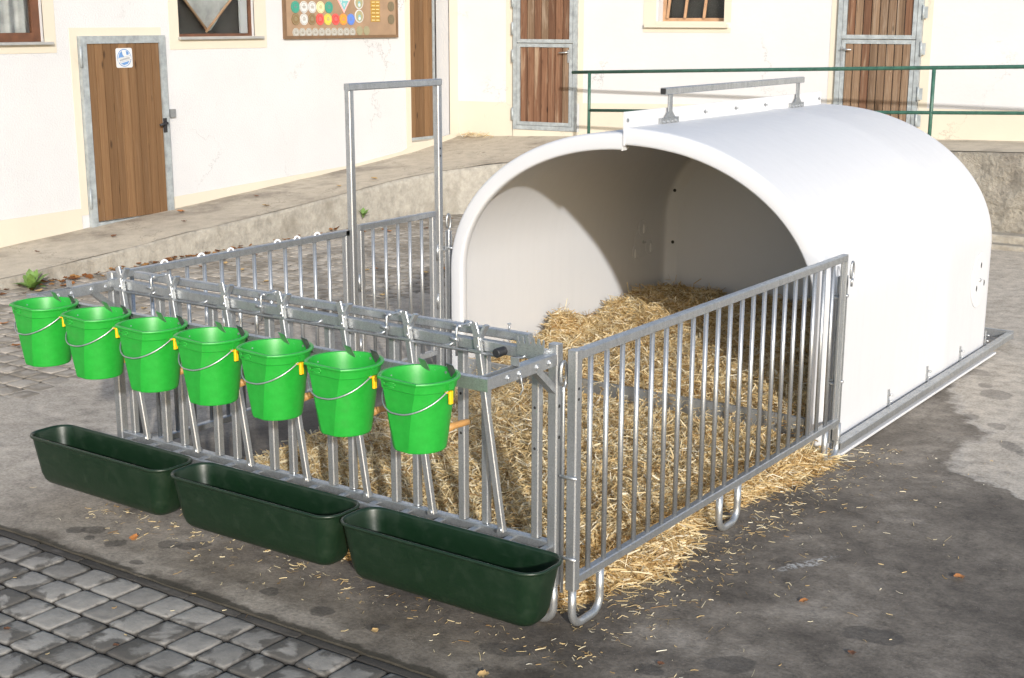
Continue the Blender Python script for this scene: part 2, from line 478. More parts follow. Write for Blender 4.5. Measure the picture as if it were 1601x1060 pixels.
MT['gutter'] = m_paver('wet_gutter_stone', (.125, .113, .10), (.058, .052, .045), 1.2, .45, .60)
MT['paver_far'] = m_paver('dry_paving_stone', (.43, .385, .325), (.19, .165, .13), .8, .58, .72)
def m_joint():
    m, t, b = newmat('joint_dirt')
    k = NB(t)
    p = k.pos()
    n = k.noise(p, 30, 6, .7)
    c = k.ramp(n, [(.3, (.018, .016, .012)), (.6, (.05, .042, .03)), (.75, (.10, .085, .06))])
    c = k.mix(k.ramp(k.noise(p, 3.3, 4), [(.55, 0.0), (.68, .5)]), c, (.03, .04, .012))
    k.set(b.inputs['Base Color'], c)
    b.inputs['Roughness'].default_value = 1
    return m
MT['joint'] = m_joint()
def m_straw(name, cols, rough=.55):
    m, t, b = newmat(name)
    k = NB(t)
    isl = k.island()
    wn = k.n('ShaderNodeTexWhiteNoise', noise_dimensions='1D')
    k.set(wn.inputs['W'], k.math('MULTIPLY', isl, 91.7))
    k.set(b.inputs['Base Color'], k.ramp(wn.outputs[0], cols))
    b.inputs['Roughness'].default_value = rough
    b.inputs['Specular IOR Level'].default_value = .45
    tr_ = k.n('ShaderNodeBsdfTranslucent')
    t.links.new(b.inputs['Base Color'].links[0].from_socket, tr_.inputs[0])
    mx = k.n('ShaderNodeMixShader')
    mx.inputs[0].default_value = .38
    t.links.new(b.outputs[0], mx.inputs[1])
    t.links.new(tr_.outputs[0], mx.inputs[2])
    out = [q for q in t.nodes if q.type == 'OUTPUT_MATERIAL'][0]
    t.links.new(mx.outputs[0], out.inputs[0])
    return m
MT['straw'] = m_straw('straw_strand', [(0.0, (.28, .165, .065)), (.2, (.54, .375, .165)), (.5, (.73, .565, .295)), (.8, (.83, .715, .46)), (1.0, (.90, .84, .68))])
MT['strawbase'] = plain('matted_straw', (.44, .29, .115), .9, var=.5, vscale=40, bump=(60, .8, .02))
MT['leaf_dry'] = m_straw('dry_leaf', [(0, (.16, .06, .02)), (.5, (.30, .12, .035)), (1, (.45, .24, .08))], .7)
MT['weed'] = plain('weed_leaf', (.12, .21, .045), .55, var=.35, vscale=25)

# ------------------------------------------------------------------ mesh building
class MB:
    def __init__(s):
        s.v, s.f, s.sm = [], [], []
    def add(s, verts, faces, smooth=False):
        o = len(s.v)
        s.v += [tuple(x) for x in verts]
        s.f += [tuple(i+o for i in q) for q in faces]
        s.sm += [smooth]*len(faces)
    def beam(s, p0, p1, w_, h_=None, up=(0, 0, 1), ch=.12, cap=True):
        """square tube with chamfered corners from p0 to p1"""
        h_ = h_ or w_
        p0, p1 = Vector(p0), Vector(p1)
        a = (p1-p0).normalized()
        up = Vector(up)
        if abs(a.dot(up)) > .98:
            up = Vector((0, 1, 0))
        x = a.cross(up).normalized()
        y = x.cross(a).normalized()
        c = min(w_, h_)*ch
        hw, hh = w_/2, h_/2
        pr = [(hw-c, -hh), (hw, -hh+c), (hw, hh-c), (hw-c, hh), (-hw+c, hh), (-hw, hh-c), (-hw, -hh+c), (-hw+c, -hh)]
        vs = [p0+x*i+y*j for i, j in pr]+[p1+x*i+y*j for i, j in pr]
        fs = [(i, (i+1) % 8, 8+(i+1) % 8, 8+i) for i in range(8)]
        if cap:
            fs += [tuple(range(7, -1, -1)), tuple(range(8, 16))]
        s.add(vs, fs)
    def box(s, lo, hi, ch=.003):
        lo, hi = Vector(lo), Vector(hi)
        c = (lo+hi)/2
        d = hi-lo
        ax = max(range(3), key=lambda i: d[i])
        e = Vector((0, 0, 0))
        e[ax] = d[ax]/2
        o = [i for i in range(3) if i != ax]
        if ax == 2:
            s.beam(c-e, c+e, d[0], d[1], up=(0, 1, 0), ch=min(.3, ch/max(1e-6, min(d[0], d[1]))))
        else:
            s.beam(c-e, c+e, d[1-ax], d[2], ch=min(.3, ch/max(1e-6, min(d[1-ax], d[2]))))
    def tube(s, pts, r, n=10, caps=True, radii=None):
        pts = [Vector(p) for p in pts]
        m = len(pts)
        t0 = (pts[1]-pts[0]).normalized()
        x = t0.orthogonal().normalized()
        vs = []
        pt = t0
        for i, p in enumerate(pts):
            t = (pts[min(i+1, m-1)]-pts[max(i-1, 0)]).normalized()
            q = pt.rotation_difference(t)
            x = (q @ x).normalized()
            x = (x-t*x.dot(t)).normalized()
            y = t.cross(x)
            pt = t
            rr = radii[i] if radii else r
            vs += [p+(x*math.cos(2*PI*j/n)+y*math.sin(2*PI*j/n))*rr for j in range(n)]
        fs = [(i*n+j, i*n+(j+1) % n, (i+1)*n+(j+1) % n, (i+1)*n+j) for i in range(m-1) for j in range(n)]
        s.add(vs, fs, True)
        if caps:
            o = len(s.v)-len(vs)
            s.f += [tuple(o+j for j in range(n-1, -1, -1)), tuple(o+(m-1)*n+j for j in range(n))]
            s.sm += [False, False]
    def rings(s, rings, smooth=True, close=True, cap0=False, cap1=False):
        n = len(rings[0])
        vs = [p for r in rings for p in r]
        fs = []
        for i in range(len(rings)-1):
            for j in range(n if close else n-1):
                fs.append((i*n+j, i*n+(j+1) % n, (i+1)*n+(j+1) % n, (i+1)*n+j))
        o = len(s.v)
        s.add(vs, fs, smooth)
        if cap0:
            s.f.append(tuple(o+j for j in range(n-1, -1, -1)))
            s.sm.append(False)
        if cap1:
            s.f.append(tuple(o+(len(rings)-1)*n+j for j in range(n)))
            s.sm.append(False)
    def disc(s, c, nrm, r, th, n=20, rx=None, smooth=False):
        c, nrm = Vector(c), Vector(nrm).normalized()
        x = nrm.cross(Vector((0, 0, 1)))
        x = x.normalized() if x.length > .1 else Vector((1, 0, 0))
        y = nrm.cross(x)
        rx = rx or r
        ring = lambda k, d: [c+x*math.cos(2*PI*j/n)*rx*k+y*math.sin(2*PI*j/n)*r*k+nrm*d for j in range(n)]
        s.rings([ring(1, 0), ring(1, th*.7), ring(.94, th)], smooth, True, True, True)
    def build(s, name, mat, parent=None, loc=None):
        me = bpy.data.meshes.new(name)
        me.from_pydata(s.v, [], s.f)
        me.polygons.foreach_set('use_smooth', s.sm)
        me.materials.append(MT[mat])
        me.validate()
        bm = bmesh.new()
        bm.from_mesh(me)
        bmesh.ops.recalc_face_normals(bm, faces=bm.faces)
        bm.to_mesh(me)
        bm.free()
        o = bpy.data.objects.new(name, me)
        COL.objects.link(o)
        if parent:
            o.parent = parent
        if loc:
            o.location = loc
        return o

def raw(name, V, F, mat, parent=None, smooth=False):
    """fast numpy mesh: V (n,3), F (m,4)"""
    me = bpy.data.meshes.new(name)
    V = np.asarray(V, np.float32)
    F = np.asarray(F, np.int32)
    me.vertices.add(len(V))
    me.vertices.foreach_set('co', V.ravel())
    me.loops.add(F.size)
    me.loops.foreach_set('vertex_index', F.ravel())
    me.polygons.add(len(F))
    me.polygons.foreach_set('loop_start', np.arange(0, F.size, F.shape[1], dtype=np.int32))
    if smooth:
        me.polygons.foreach_set('use_smooth', np.ones(len(F), bool))
    me.update(calc_edges=True)
    me.validate()
    me.materials.append(MT[mat])
    o = bpy.data.objects.new(name, me)
    COL.objects.link(o)
    if parent:
        o.parent = parent
    return o

def tag(o, label=None, cat=None, group=None, kind=None):
    if label: o['label'] = label
    if cat: o['category'] = cat
    if group: o['group'] = group
    if kind: o['kind'] = kind
    return o
def thing(name, label, cat, loc=(0, 0, 0), rz=0, group=None):
    o = bpy.data.objects.new(name, None)
    o.empty_display_size = .1
    COL.objects.link(o)
    o.location = loc
    o.rotation_euler = (0, 0, rz)
    return tag(o, label, cat, group)
def copy_tree(o, parent=None):
    c = o.copy()
    COL.objects.link(c)
    if parent:
        c.parent = parent
    for ch in [x for x in o.children]:
        copy_tree(ch, c)
    return c
def shift_copy(o, loc):
    c = o.copy()
    COL.objects.link(c)
    c.location = loc
    return c
def one(name, mat, parent, fn, *a, **k):
    b = MB()
    getattr(b, fn)(*a, **k)
    return b.build(name, mat, parent)

# ------------------------------------------------------------------ ground
def sheet(name, pts, mat, sub=1):
    b = MB()
    b.add(pts, [tuple(range(len(pts)))])
    return b.build(name, mat)
g = sheet('ground', [(-400, -400, -.03), (400, -400, -.03), (400, 400, -.03), (-400, 400, -.03)], 'joint')
tag(g, 'dark earth bed under the paving and the yard', kind='structure')
g = sheet('concrete_yard', [(-4.42, -.60, 0), (60, -.60, 0), (60, 60, 0), (-4.42, 60, 0)], 'concrete')
# uneven left edge, rebuilt from an outline
bpy.data.objects.remove(g)
edge = []
yy = -.60
while yy < 12:
    edge.append((-4.66+.10*noise.noise((yy*1.3, 3.1, 0))+.05*noise.noise((yy*5, 1.1, 0)), yy, 0))
    yy += .12
front = []
xx = -4.3
while xx < 4:
    front.append((xx, -.60+.012*noise.noise((xx*6, 9.1, 0))+.010*noise.noise((xx*17, 2.1, 0)), 0))
    xx += .05
b = MB()
b.add(front+[(40, -.6, 0), (40, 60, 0), (-4.4, 60, 0)]+edge[::-1], [tuple(range(len(front)+3+len(edge)))])
nb_ = len(front)
for i in range(nb_-1):       # broken slab edge down to the gutter
    a, c = front[i], front[i+1]
    b.add([a, c, (c[0], c[1]-.002, -.028), (a[0], a[1]-.002, -.028)], [(0, 1, 2, 3)])
tag(b.build('concrete_yard', 'concrete'), 'stained grey concrete yard slab with wet patches', kind='structure')

def stones(name, mat, cells, h0, lip, jit, label):
    V, F = [], []
    for (x0, y0, x1, y1) in cells:
        z = h0+random.uniform(-jit, jit)
        tx, ty = random.uniform(-.008, .008), random.uniform(-.008, .008)
        cx, cy = (x0+x1)/2, (y0+y1)/2
        def ring(ins, zz, n=5):
            r = []
            cs = [(x0+ins, y0+ins), (x1-ins, y0+ins), (x1-ins, y1-ins), (x0+ins, y1-ins)]
            for q in range(4):
                ax, ay = cs[q]
                bx, by = cs[(q+1) % 4]
                for s_ in range(n):
                    t_ = s_/n
                    px, py = ax+(bx-ax)*t_, ay+(by-ay)*t_
                    k_ = .006*noise.noise((px*19, py*19, 3))+.004*noise.noise((px*47, py*47, 5))
                    if s_ == 0:
                        px += (cx-px)*.05
                        py += (cy-py)*.05
                    px += (px-cx)/max(.05, abs(px-cx)+abs(py-cy))*k_
                    py += (py-cy)/max(.05, abs(px-cx)+abs(py-cy))*k_
                    r.append((px, py, zz+tx*(px-cx)+ty*(py-cy)))
            return r
        rs = [ring(0, -.03), ring(0, z-lip), ring(lip*.5, z-lip*.25), ring(lip*1.7, z)]
        o = len(V)
        n = len(rs[0])
        for r in rs:
            V += r
        V.append((cx, cy, z+.001))
        for i in range(3):
            F += [(o+i*n+j, o+i*n+(j+1) % n, o+(i+1)*n+(j+1) % n, o+(i+1)*n+j) for j in range(n)]
        F += [(o+3*n+j, o+3*n+(j+1) % n, o+4*n) for j in range(n)]
    me = bpy.data.meshes.new(name)
    me.from_pydata(V, [], F)
    me.polygons.foreach_set('use_smooth', [True]*len(F))
    at = me.attributes.new('damp', 'FLOAT', 'POINT')
    at.data.foreach_set('value', [0.0 if i % 81 == 80 else 1.0 for i in range(len(V))])
    me.materials.append(MT[mat])
    o = bpy.data.objects.new(name, me)
    COL.objects.link(o)
    return tag(o, label, kind='structure')
cells = []
y = -.652
row = 0
PX, PY = .166, .167
while y > -3.6:
    x = -5.6+(row % 2)*PX*.5+random.uniform(-.012, .012)
    while x < 2.6:
        wx = PX*random.uniform(.94, 1.06)
        cells.append((x+.0035, y-PY+.0035, x+wx-.0035, y-.0035))
        x += wx
    y -= PY
    row += 1
stones('paving', 'paver', cells, -.001, .009, .0015, 'worn square grey paving stones with dark dirt joints in the foreground')
cells = []
x = -5.6
while x < 2.6:            # narrow gutter row between slab and paving
    wx = random.uniform(.27, .36)
    cells.append((x+.002, -.648, x+wx-.002, -.606))
    x += wx
stones('gutter', 'gutter', cells, -.005, .003, .001, 'narrow row of low stones along the slab edge')
cells = []
y = -3.6
row = 0
while y < 14:
    x = -8.9+(row % 2)*.085+random.uniform(-.012, .012)
    while x < -4.2:
        wx = .17*random.uniform(.93, 1.07)
        cells.append((x+.005, y+.005, x+wx-.005, y+.168-.005))
        x += wx
    y += .168
    row += 1
stones('pavement', 'paver_far', [c for c in cells if c[2] < -4.45+.12*noise.noise((c[1]*2, 1, 1)) and (c[2] < -5.65 or c[1] > -.6)], 0.001, .008, .001, 'dry tan paving stones between pen and ramp')

# ------------------------------------------------------------------ ramp and retaining wall
K = [(-7.6, -9, .09), (-7.6, 1.0, .09), (-7.6, 2.6, .095), (-7.6, 3.9, .172), (-7.6, 4.9, .25), (-7.6, 6.1, .318), (-7.6, 7.2, .40), (-7.58, 8.0, .47), (-7.45, 8.55, .52), (-7.1, 9.15, .58),
     (-6.5, 9.75, .655), (-5.6, 10.2, .745), (-4.4, 10.32, .83), (-3, 10.33, .90), (-1.1, 10.33, .968), (2, 10.35, 1.0), (9, 10.4, 1.02)]
W = [(-8.82, -9, .10), (-8.82, 1.0, .10), (-8.82, 2.6, .095), (-8.82, 3.7, .148), (-8.82, 4.75, .215), (-8.82, 6.1, .30), (-8.82, 7.3, .385), (-8.82, 8.3, .452), (-8.82, 9.1, .51), (-8.82, 9.85, .575),
     (-8.82, 10.85, .72), (-7.4, 11.0, .785), (-5.2, 11.22, .86), (-3.6, 11.38, .92), (-1.4, 11.60, .975), (2, 11.93, 1.01), (9, 12.6, 1.03)]
def lerp3(a, b_, t):
    return tuple(a[i]+(b_[i]-a[i])*t for i in range(3))
def dense(P, step=.15):
    out = []
    for i in range(len(P)-1):
        n = max(2, int(math.dist(P[i], P[i+1])/step)) if P[i][1] > 0 else 3
        out += [(i, t/n) for t in range(n)]
    out.append((len(P)-2, 1.0))
    return out
idx = dense(K)
def platform_point(i, t, s_):
    a, c = lerp3(K[i], K[i+1], t), lerp3(W[i], W[i+1], t)
    return lerp3(a, c, s_)
NS = 10
V = []
for (i, t) in idx:
    for s_ in range(NS+1):
        p = platform_point(i, t, s_/NS)
        dz = .008*noise.noise((p[0]*2.2, p[1]*2.2, 0))
        if s_ == 0:
            dz -= .006
        V.append((p[0]+(.010*noise.noise((p[1]*4, p[0]*4, 4)) if s_ == 0 else 0), p[1], p[2]+dz))
F = [(a*(NS+1)+s_, (a+1)*(NS+1)+s_, (a+1)*(NS+1)+s_+1, a*(NS+1)+s_+1) for a in range(len(idx)-1) for s_ in range(NS)]
o = raw('ramp', V, [q[::-1] for q in F], 'ramp', smooth=True)
tag(o, 'worn concrete ramp rising along the buildings', kind='structure')
# retaining wall (front face of the ramp)
def wall_strip(name, sel, mat, label, rough, nz=8):
    V, F = [], []
    rows = 0
    pts = [platform_point(i, t, 0) for (i, t) in idx if sel(platform_point(i, t, 0))]
    if rough > .02:
        q = []
        for a, c in zip(pts[:-1], pts[1:]):
            q += [lerp3(a, c, j/4) for j in range(4)]
        pts = q+[pts[-1]]
        nz = 26
    for n_, p in enumerate(pts):
        a, c = pts[max(0, n_-1)], pts[min(len(pts)-1, n_+1)]
        d = Vector((c[0]-a[0], c[1]-a[1], 0)).normalized()
        nn = Vector((d.y, -d.x, 0))
        for j in range(nz+1):
            t_ = j/nz
            z = -.03+(p[2]-.012+.03)*t_
            k_ = rough*noise.fractal((p[0]*3.2, p[1]*3.2, z*3.2), 1.0, 2.0, 4) + (rough*.6*noise.noise((p[0]*13, p[1]*13, z*13)))
            k_ *= min(1, (1-t_)*8+.1)
            bat = .02*(1-t_)
            V.append((p[0]+nn.x*(k_+bat), p[1]+nn.y*(k_+bat), z))
        # back side, so that the wall is a solid strip
        V.append((p[0]-nn.x*.22, p[1]-nn.y*.22, p[2]-.04))
    m = nz+2
    for n_ in range(len(pts)-1):
        for j in range(nz+1):
            F.append((n_*m+j, (n_+1)*m+j, (n_+1)*m+j+1, n_*m+j+1))
    o = raw(name, V, F, mat, smooth=True)
    return tag(o, label, 'wall')
wall_strip('retaining_wall', lambda p: p[0] < -4.3, 'kerb', 'smooth low concrete edge wall holding the ramp along the tan paving', .012)
wall_strip('retaining_wall', lambda p: p[0] >= -4.45, 'rough', 'rough stone-faced platform wall behind the white hut', .05)
# stepped footing at the foot of the rough wall
b = MB()
b.box((-4.6, 9.95, -.02), (9, 10.30, .05), .012)
b.box((-4.6, 10.1, -.02), (9, 10.31, .13), .012)
tag(b.build('footing', 'kerb'), 'low concrete footing at the base of the rough platform wall', 'kerb')

# ------------------------------------------------------------------ farm building
B0 = Vector((-8.8, 10.82, 0))
U = Vector((.9950, .0996, 0)).normalized()
NB_ = Vector((U.y, -U.x, 0))
class Face:
    def __init__(s, o, u, n):
        s.o, s.u, s.n = Vector(o), Vector(u).normalized(), Vector(n).normalized()
    def P(s, a, z, d=0):
        q = s.o+s.u*a+s.n*d
        return Vector((q.x, q.y, z))
    def slab(s, b, a0, z0, a1, z1, d0, d1, ch=.002):
        """box between face coordinates; z0 and z1 may be pairs for a sloping edge"""
        za, zb = z0 if isinstance(z0, tuple) else (z0, z0)
        zc, zd = z1 if isinstance(z1, tuple) else (z1, z1)
        vs = []
        for d in (d0, d1):
            vs += [s.P(a0, za, d), s.P(a1, zb, d), s.P(a1, zd, d), s.P(a0, zc, d)]
        b.add(vs, [(0, 1, 2, 3), (7, 6, 5, 4), (0, 4, 5, 1), (1, 5, 6, 2), (2, 6, 7, 3), (3, 7, 4, 0)])
    def rot(s):
        return math.atan2(s.u.y, s.u.x)
FL = Face((-8.8, 0, 0), (0, 1, 0), (1, 0, 0))          # left facade, a = world Y
FB = Face(B0, U, NB_)                                  # rear facade, a = distance from the corner
def facade(name, face, a0, a1, z0, z1, holes, mat, parent, depth):
    As = sorted({a0, a1, *[h[0] for h in holes], *[h[2] for h in holes]})
    Zs = sorted({z0, z1, *[h[1] for h in holes], *[h[3] for h in holes]})
    b = MB()
    for i in range(len(As)-1):
        for j in range(len(Zs)-1):
            ca, cz = (As[i]+As[i+1])/2, (Zs[j]+Zs[j+1])/2
            if any(h[0] < ca < h[2] and h[1] < cz < h[3] for h in holes):
                continue
            b.add([face.P(As[i], Zs[j]), face.P(As[i+1], Zs[j]), face.P(As[i+1], Zs[j+1]), face.P(As[i], Zs[j+1])], [(0, 1, 2, 3)])
    for h in holes:
        for (p, q) in (((h[0], h[1]), (h[2], h[1])), ((h[2], h[1]), (h[2], h[3])), ((h[2], h[3]), (h[0], h[3])), ((h[0], h[3]), (h[0], h[1]))):
            b.add([face.P(*p), face.P(*q), face.P(*q, -depth), face.P(*p, -depth)], [(0, 1, 2, 3)])
    # back face and outer edges make it a solid wall
    b.add([face.P(a0, z0, -depth-.1), face.P(a1, z0, -depth-.1), face.P(a1, z1, -depth-.1), face.P(a0, z1, -depth-.1)], [(0, 1, 2, 3)])
    for (p, q) in (((a0, z0), (a1, z0)), ((a1, z0), (a1, z1)), ((a1, z1), (a0, z1)), ((a0, z1), (a0, z0))):
        b.add([face.P(*p), face.P(*q), face.P(*q, -depth-.1), face.P(*p, -depth-.1)], [(0, 1, 2, 3)])
    o = b.build(name, mat, parent)
    for pl in o.data.polygons:
        pl.use_smooth = False
    return o
BL = thing('farm_building', 'white roughcast building with two windows and brown plank doors beside the ramp', 'building', (-8.8, 5, 0))
BR = thing('farm_building', 'white building with weathered split stable doors behind the green railing', 'building', tuple(B0))
BL_INV = Matrix.Translation((-8.8, 5, 0)).inverted()
BR_INV = Matrix.Translation(B0).inverted()
def put(o, root):
    o.parent = root
    o.matrix_parent_inverse = Matrix.Translation(root.location).inverted()
    return o
def fb(fn, name, mat, root, parent=None):
    b = MB()
    fn(b)
    o = b.build(name, mat)
    if parent is None:
        put(o, root)
    else:
        o.parent = parent
    return o
W1 = (3.05, 2.05, 4.29, 3.1)
W2 = (5.965, 2.08, 7.07, 3.1)
D2 = (9.80, .60, 10.62, 2.75)
put(facade('wall', FL, -9, 10.82, -.1, 5.6, [W1, W2, D2], 'plaster', None, .22), BL)
WB = (2.90, 2.235, 3.76, 3.2)
put(facade('wall', FB, 0, 18, -.1, 5.6, [WB], 'plaster2', None, .22), BR)
# plinths and painted surrounds
def plinthL(b):
    zs = [(-9, .10, .36), (3.6, .12, .40), (4.575, .19, .41)]
    for p, q in zip(zs[:-1], zs[1:]):
        FL.slab(b, p[0], (p[1]-.15, q[1]-.15), q[0], (p[2], q[2]), -.01, .008)
    zs = [(5.77, .2, .405), (8.6, .4, .505), (9.60, .5, .60), (9.80, .55, .665), (10.80, .60, .77)]
    for p, q in zip(zs[:-1], zs[1:]):
        FL.slab(b, p[0], (p[1]-.15, q[1]-.15), q[0], (p[2], q[2]), -.01, .008)
fb(plinthL, 'plinth', 'cream', BL)
def plinthB(b):
    FB.slab(b, .0, (.5, .5), .84, (1.19, 1.19), -.01, .008)
    FB.slab(b, 1.83, (.6, .75), 5.12, (1.215, 1.285), -.01, .008)
    FB.slab(b, 6.14, (.75, .9), 18, (1.29, 1.40), -.01, .008)
fb(plinthB, 'plinth', 'cream', BR)
def surrounds(face, root, rects, th):
    for rc in rects:
        fb(lambda b: face.slab(b, *rc, -.01, th), 'painted_surround', 'cream', root)
surrounds(FL, BL, [(W1[2], 1.945, W1[2]+.13, 3.2), (W1[0]-.13, 1.945, W1[2], 2.05), (W2[0]-.13, 1.95, W2[0], 3.2), (W2[2], 1.95, W2[2]+.18, 3.2), (W2[0], 1.95, W2[2], 2.08),
                   (4.575, .34, 4.66, 2.18), (4.66, 2.10, 5.72, 2.18), (D2[0]-.10, .5, D2[0], 2.9), (D2[2], .7, 10.80, 2.9)], .006)
surrounds(FB, BR, [(.74, 1.19, .84, 2.9), (1.80, 1.21, 1.875, 2.9), (5.075, 1.285, 5.165, 2.9), (6.13, 1.29, 6.23, 2.9), (WB[0]-.20, 2.11, WB[2]+.09, 2.17), (WB[0]-.20, 2.17, WB[0]-.03, 3.3), (WB[2], 2.235, WB[2]+.09, 3.3)], .005)

def planks(name, face, a0, z0, a1, z1, d, th, wid, mat, parent, root):
    """leaf of upright boards with a V joint between; local X counts the boards"""
    b = MB()
    a = 0
    L = a1-a0
    n = max(1, round(L/wid))
    for i in range(n):
        x0, x1 = L*i/n, L*(i+1)/n
        c = .006
        zz = random.uniform(-.002, .002)
        b.add([(x0, 0, z0), (x0+c, -th+zz, z0), (x1-c, -th+zz, z0), (x1, 0, z0), (x0, 0, z1), (x0+c, -th+zz, z1), (x1-c, -th+zz, z1), (x1, 0, z1)],
              [(0, 1, 5, 4), (1, 2, 6, 5), (2, 3, 7, 6), (3, 0, 4, 7), (0, 3, 2, 1), (4, 5, 6, 7)])
    o = b.build(name, mat)
    p = face.P(a0, 0, d)
    o.rotation_euler = (0, 0, face.rot())
    # local -Y must look along the face normal
    if (Matrix.Rotation(face.rot(), 3, 'Z') @ Vector((0, -1, 0))).dot(face.n) < 0:
        o.scale = (1, -1, 1)
    o.location = p
    if parent is not None:
        o.parent = parent
        o.matrix_parent_inverse = Matrix.Translation(root.location).inverted()
    return o
def hinge(face, a, z, d, h=.11, r=.014):
    b = MB()
    b.tube([face.P(a, z-h/2, d), face.P(a, z+h/2, d)], r, 8)
    face.slab(b, a-.005, z-h*.4, a+.05, z+h*.4, d-.012, d-.004)
    return b
def door_frame(b, face, a0, z0, a1, z1, wd, d0, d1, sill=True, zl=None):
    face.slab(b, a0, z0 if not zl else zl[0], a0+wd, z1, d0, d1)
    face.slab(b, a1-wd, z0 if not zl else zl[1], a1, z1, d0, d1)
    face.slab(b, a0+wd, z1-wd, a1-wd, z1, d0+.001, d1-.003)
    if sill:
        face.slab(b, a0+wd, z0 if not zl else (zl[0], zl[1]), a1-wd, (z0+wd if not zl else max(zl)+wd*.55), d0+.001, d1-.003)
# door 1 (left facade)
D = MB()
door_frame(D, FL, 4.665, .20, 5.735, 2.10, .075, .002, .05, True, (.21, .20))
d1 = put(D.build('door', 'doorframe'), BL)
tag(d1, 'brown plank door in grey steel frame')
def sub(name, mat, b, parent, root):
    o = b.build(name, mat)
    o.parent = parent
    return o
lf = planks('door_leaf', FL, 4.74, .262, 5.66, 2.03, .012, .022, .098, 'wood', None, BL)
lf.parent = d1
for z in (1.90, .50):
    sub('hinge', 'doorframe', hinge(FL, 4.662, z, .05, .20, .016), d1, BL)
b = MB()
b.tube([FL.P(5.675, 1.2, .05), FL.P(5.675, 1.2, .085), FL.P(5.57, 1.185, .09)], .013, 8)
FL.slab(b, 5.645, 1.10, 5.695, 1.25, .051, .055)
sub('handle', 'black', b, d1, BL)
def lockbox(b):
    FL.slab(b, 5.765, 1.25, 5.84, 1.335, .004, .035)
fb(lockbox, 'junction_box', 'galv_dull', BL)
# door 2 (recessed)
D = MB()
door_frame(D, FL, 9.88, .70, 10.52, 2.7, .035, -.215, -.17, True)
d2 = put(D.build('door', 'doorframe'), BL)
lf = planks('door_leaf', FL, 9.915, .735, 10.485, 2.665, -.20, .02, .098, 'wood', None, BL)
lf.parent = d2
# old worn threshold
def thr(b):
    FL.slab(b, 9.80, .45, 10.62, .70, -.21, .004)
fb(thr, 'threshold', 'cream', BL)
# windows on the left facade
def window(face, root, h, wd, mat, label, fdepth=-.12, bars=()):
    b = MB()
    a0, z0, a1, z1 = h
    face.slab(b, a0, z0, a0+wd, z1, fdepth-.05, fdepth)
    face.slab(b, a1-wd, z0, a1, z1, fdepth-.05, fdepth)
    face.slab(b, a0+wd, z0, a1-wd, z0+wd, fdepth-.049, fdepth-.002)
    face.slab(b, a0+wd, z1-wd, a1-wd, z1, fdepth-.049, fdepth-.002)
    fr = b.build('window', mat)
    put(fr, root)
    if label: tag(fr, label)
    b = MB()
    face.slab(b, a0+wd, z0+wd, a1-wd, z1-wd, fdepth-.028, fdepth-.022)
    sub('pane', 'glass', b, fr, root)
    b = MB()
    face.slab(b, a0, z0, a1, z1, fdepth-.1, fdepth-.095)
    return fr
w1 = window(FL, BL, W1, .085, 'frame_brown', 'brown framed window with pale curtain', -.05)
b = MB()
cv = []
for i in range(61):
    a = W1[0]+.06+(W1[2]-W1[0]-.12)*i/60
    d = -.155+.022*math.sin(i*.8)+.012*math.sin(i*2.1)
    cv.append((a, d))
b.add([FL.P(a, 2.10, d) for a, d in cv]+[FL.P(a, 3.05, d) for a, d in cv], [(i, i+1, 62+i, 61+i) for i in range(60)], True)
sub('curtain', 'sheet', b, w1, BL)
b = MB()
FL.slab(b, W1[0]-.05, 2.025, W1[2]+.065, 2.05, -.04, .055)
sub('sill', 'zincsill', b, w1, BL)
w2 = window(FL, BL, W2, .03, 'frame_brown', 'window with torn plastic sheet and crossed sticks behind', -.045)
b = MB()
FL.slab(b, W2[0]-.02, 2.052, W2[2]+.10, 2.078, -.04, .05)
sub('sill', 'zincsill', b, w2, BL)
b = MB()
cv = []
NU, NV = 16, 8
for j in range(NV+1):
    for i in range(NU+1):
        t_, s_ = i/NU, j/NV
        a = 6.12+.80*t_
        top = 3.0
        low = 2.11+abs(t_-.52)*.85
        z = low+(top-low)*s_
        cv.append(FL.P(a, z, -.165+.022*noise.noise((a*7, z*7, 1))+.012*noise.noise((a*19, z*19, 4))))
b.add(cv, [(j*(NU+1)+i, j*(NU+1)+i+1, (j+1)*(NU+1)+i+1, (j+1)*(NU+1)+i) for j in range(NV) for i in range(NU)], True)
sub('plastic_sheet', 'sheet', b, w2, BL)
for p, q in (((6.17, 2.46), (6.47, 2.14)), ((6.44, 2.13), (6.80, 2.45))):
    b = MB()
    d = Vector((q[0]-p[0], q[1]-p[1]))
    b.tube([FL.P(p[0]-d.x*.9, p[1]-d.y*.9, -.11) if p[1] > q[1] else FL.P(*p, -.10), FL.P(*q, -.11) if p[1] > q[1] else FL.P(q[0]+d.x*.9, q[1]+d.y*.9, -.10)], .014, 7)
    sub('stick', 'frame_light', b, w2, BL)
b = MB()
FL.slab(b, 6.93, 2.11, 7.035, 3.05, -.10, -.075)
sub('casement_stile', 'whiteplate', b, w2, BL)
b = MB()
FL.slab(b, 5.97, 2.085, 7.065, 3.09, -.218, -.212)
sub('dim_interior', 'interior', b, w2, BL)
# window of the rear building
wb = window(FB, BR, WB, .05, 'frame_light', 'old window with leaning pale glazing bars', -.14)
for i, a in enumerate((2.99, 3.22, 3.47)):
    b = MB()
    b.beam(FB.P(a-.02, 2.28, -.125), FB.P(a+.075, 3.15, -.125), .03, .03)
    sub('glazing_bar', 'frame_light', b, wb, BR)
b = MB()
FB.slab(b, WB[0]-.17, 2.17, WB[2]+.06, 2.215, -.02, .05)
FB.slab(b, WB[0]-.03, 2.2155, WB[2]+.03, 2.245, -.15, .012)
sub('sill', 'cream', b, wb, BR)
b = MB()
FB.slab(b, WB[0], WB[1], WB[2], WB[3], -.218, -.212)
sub('dim_interior', 'interior', b, wb, BR)

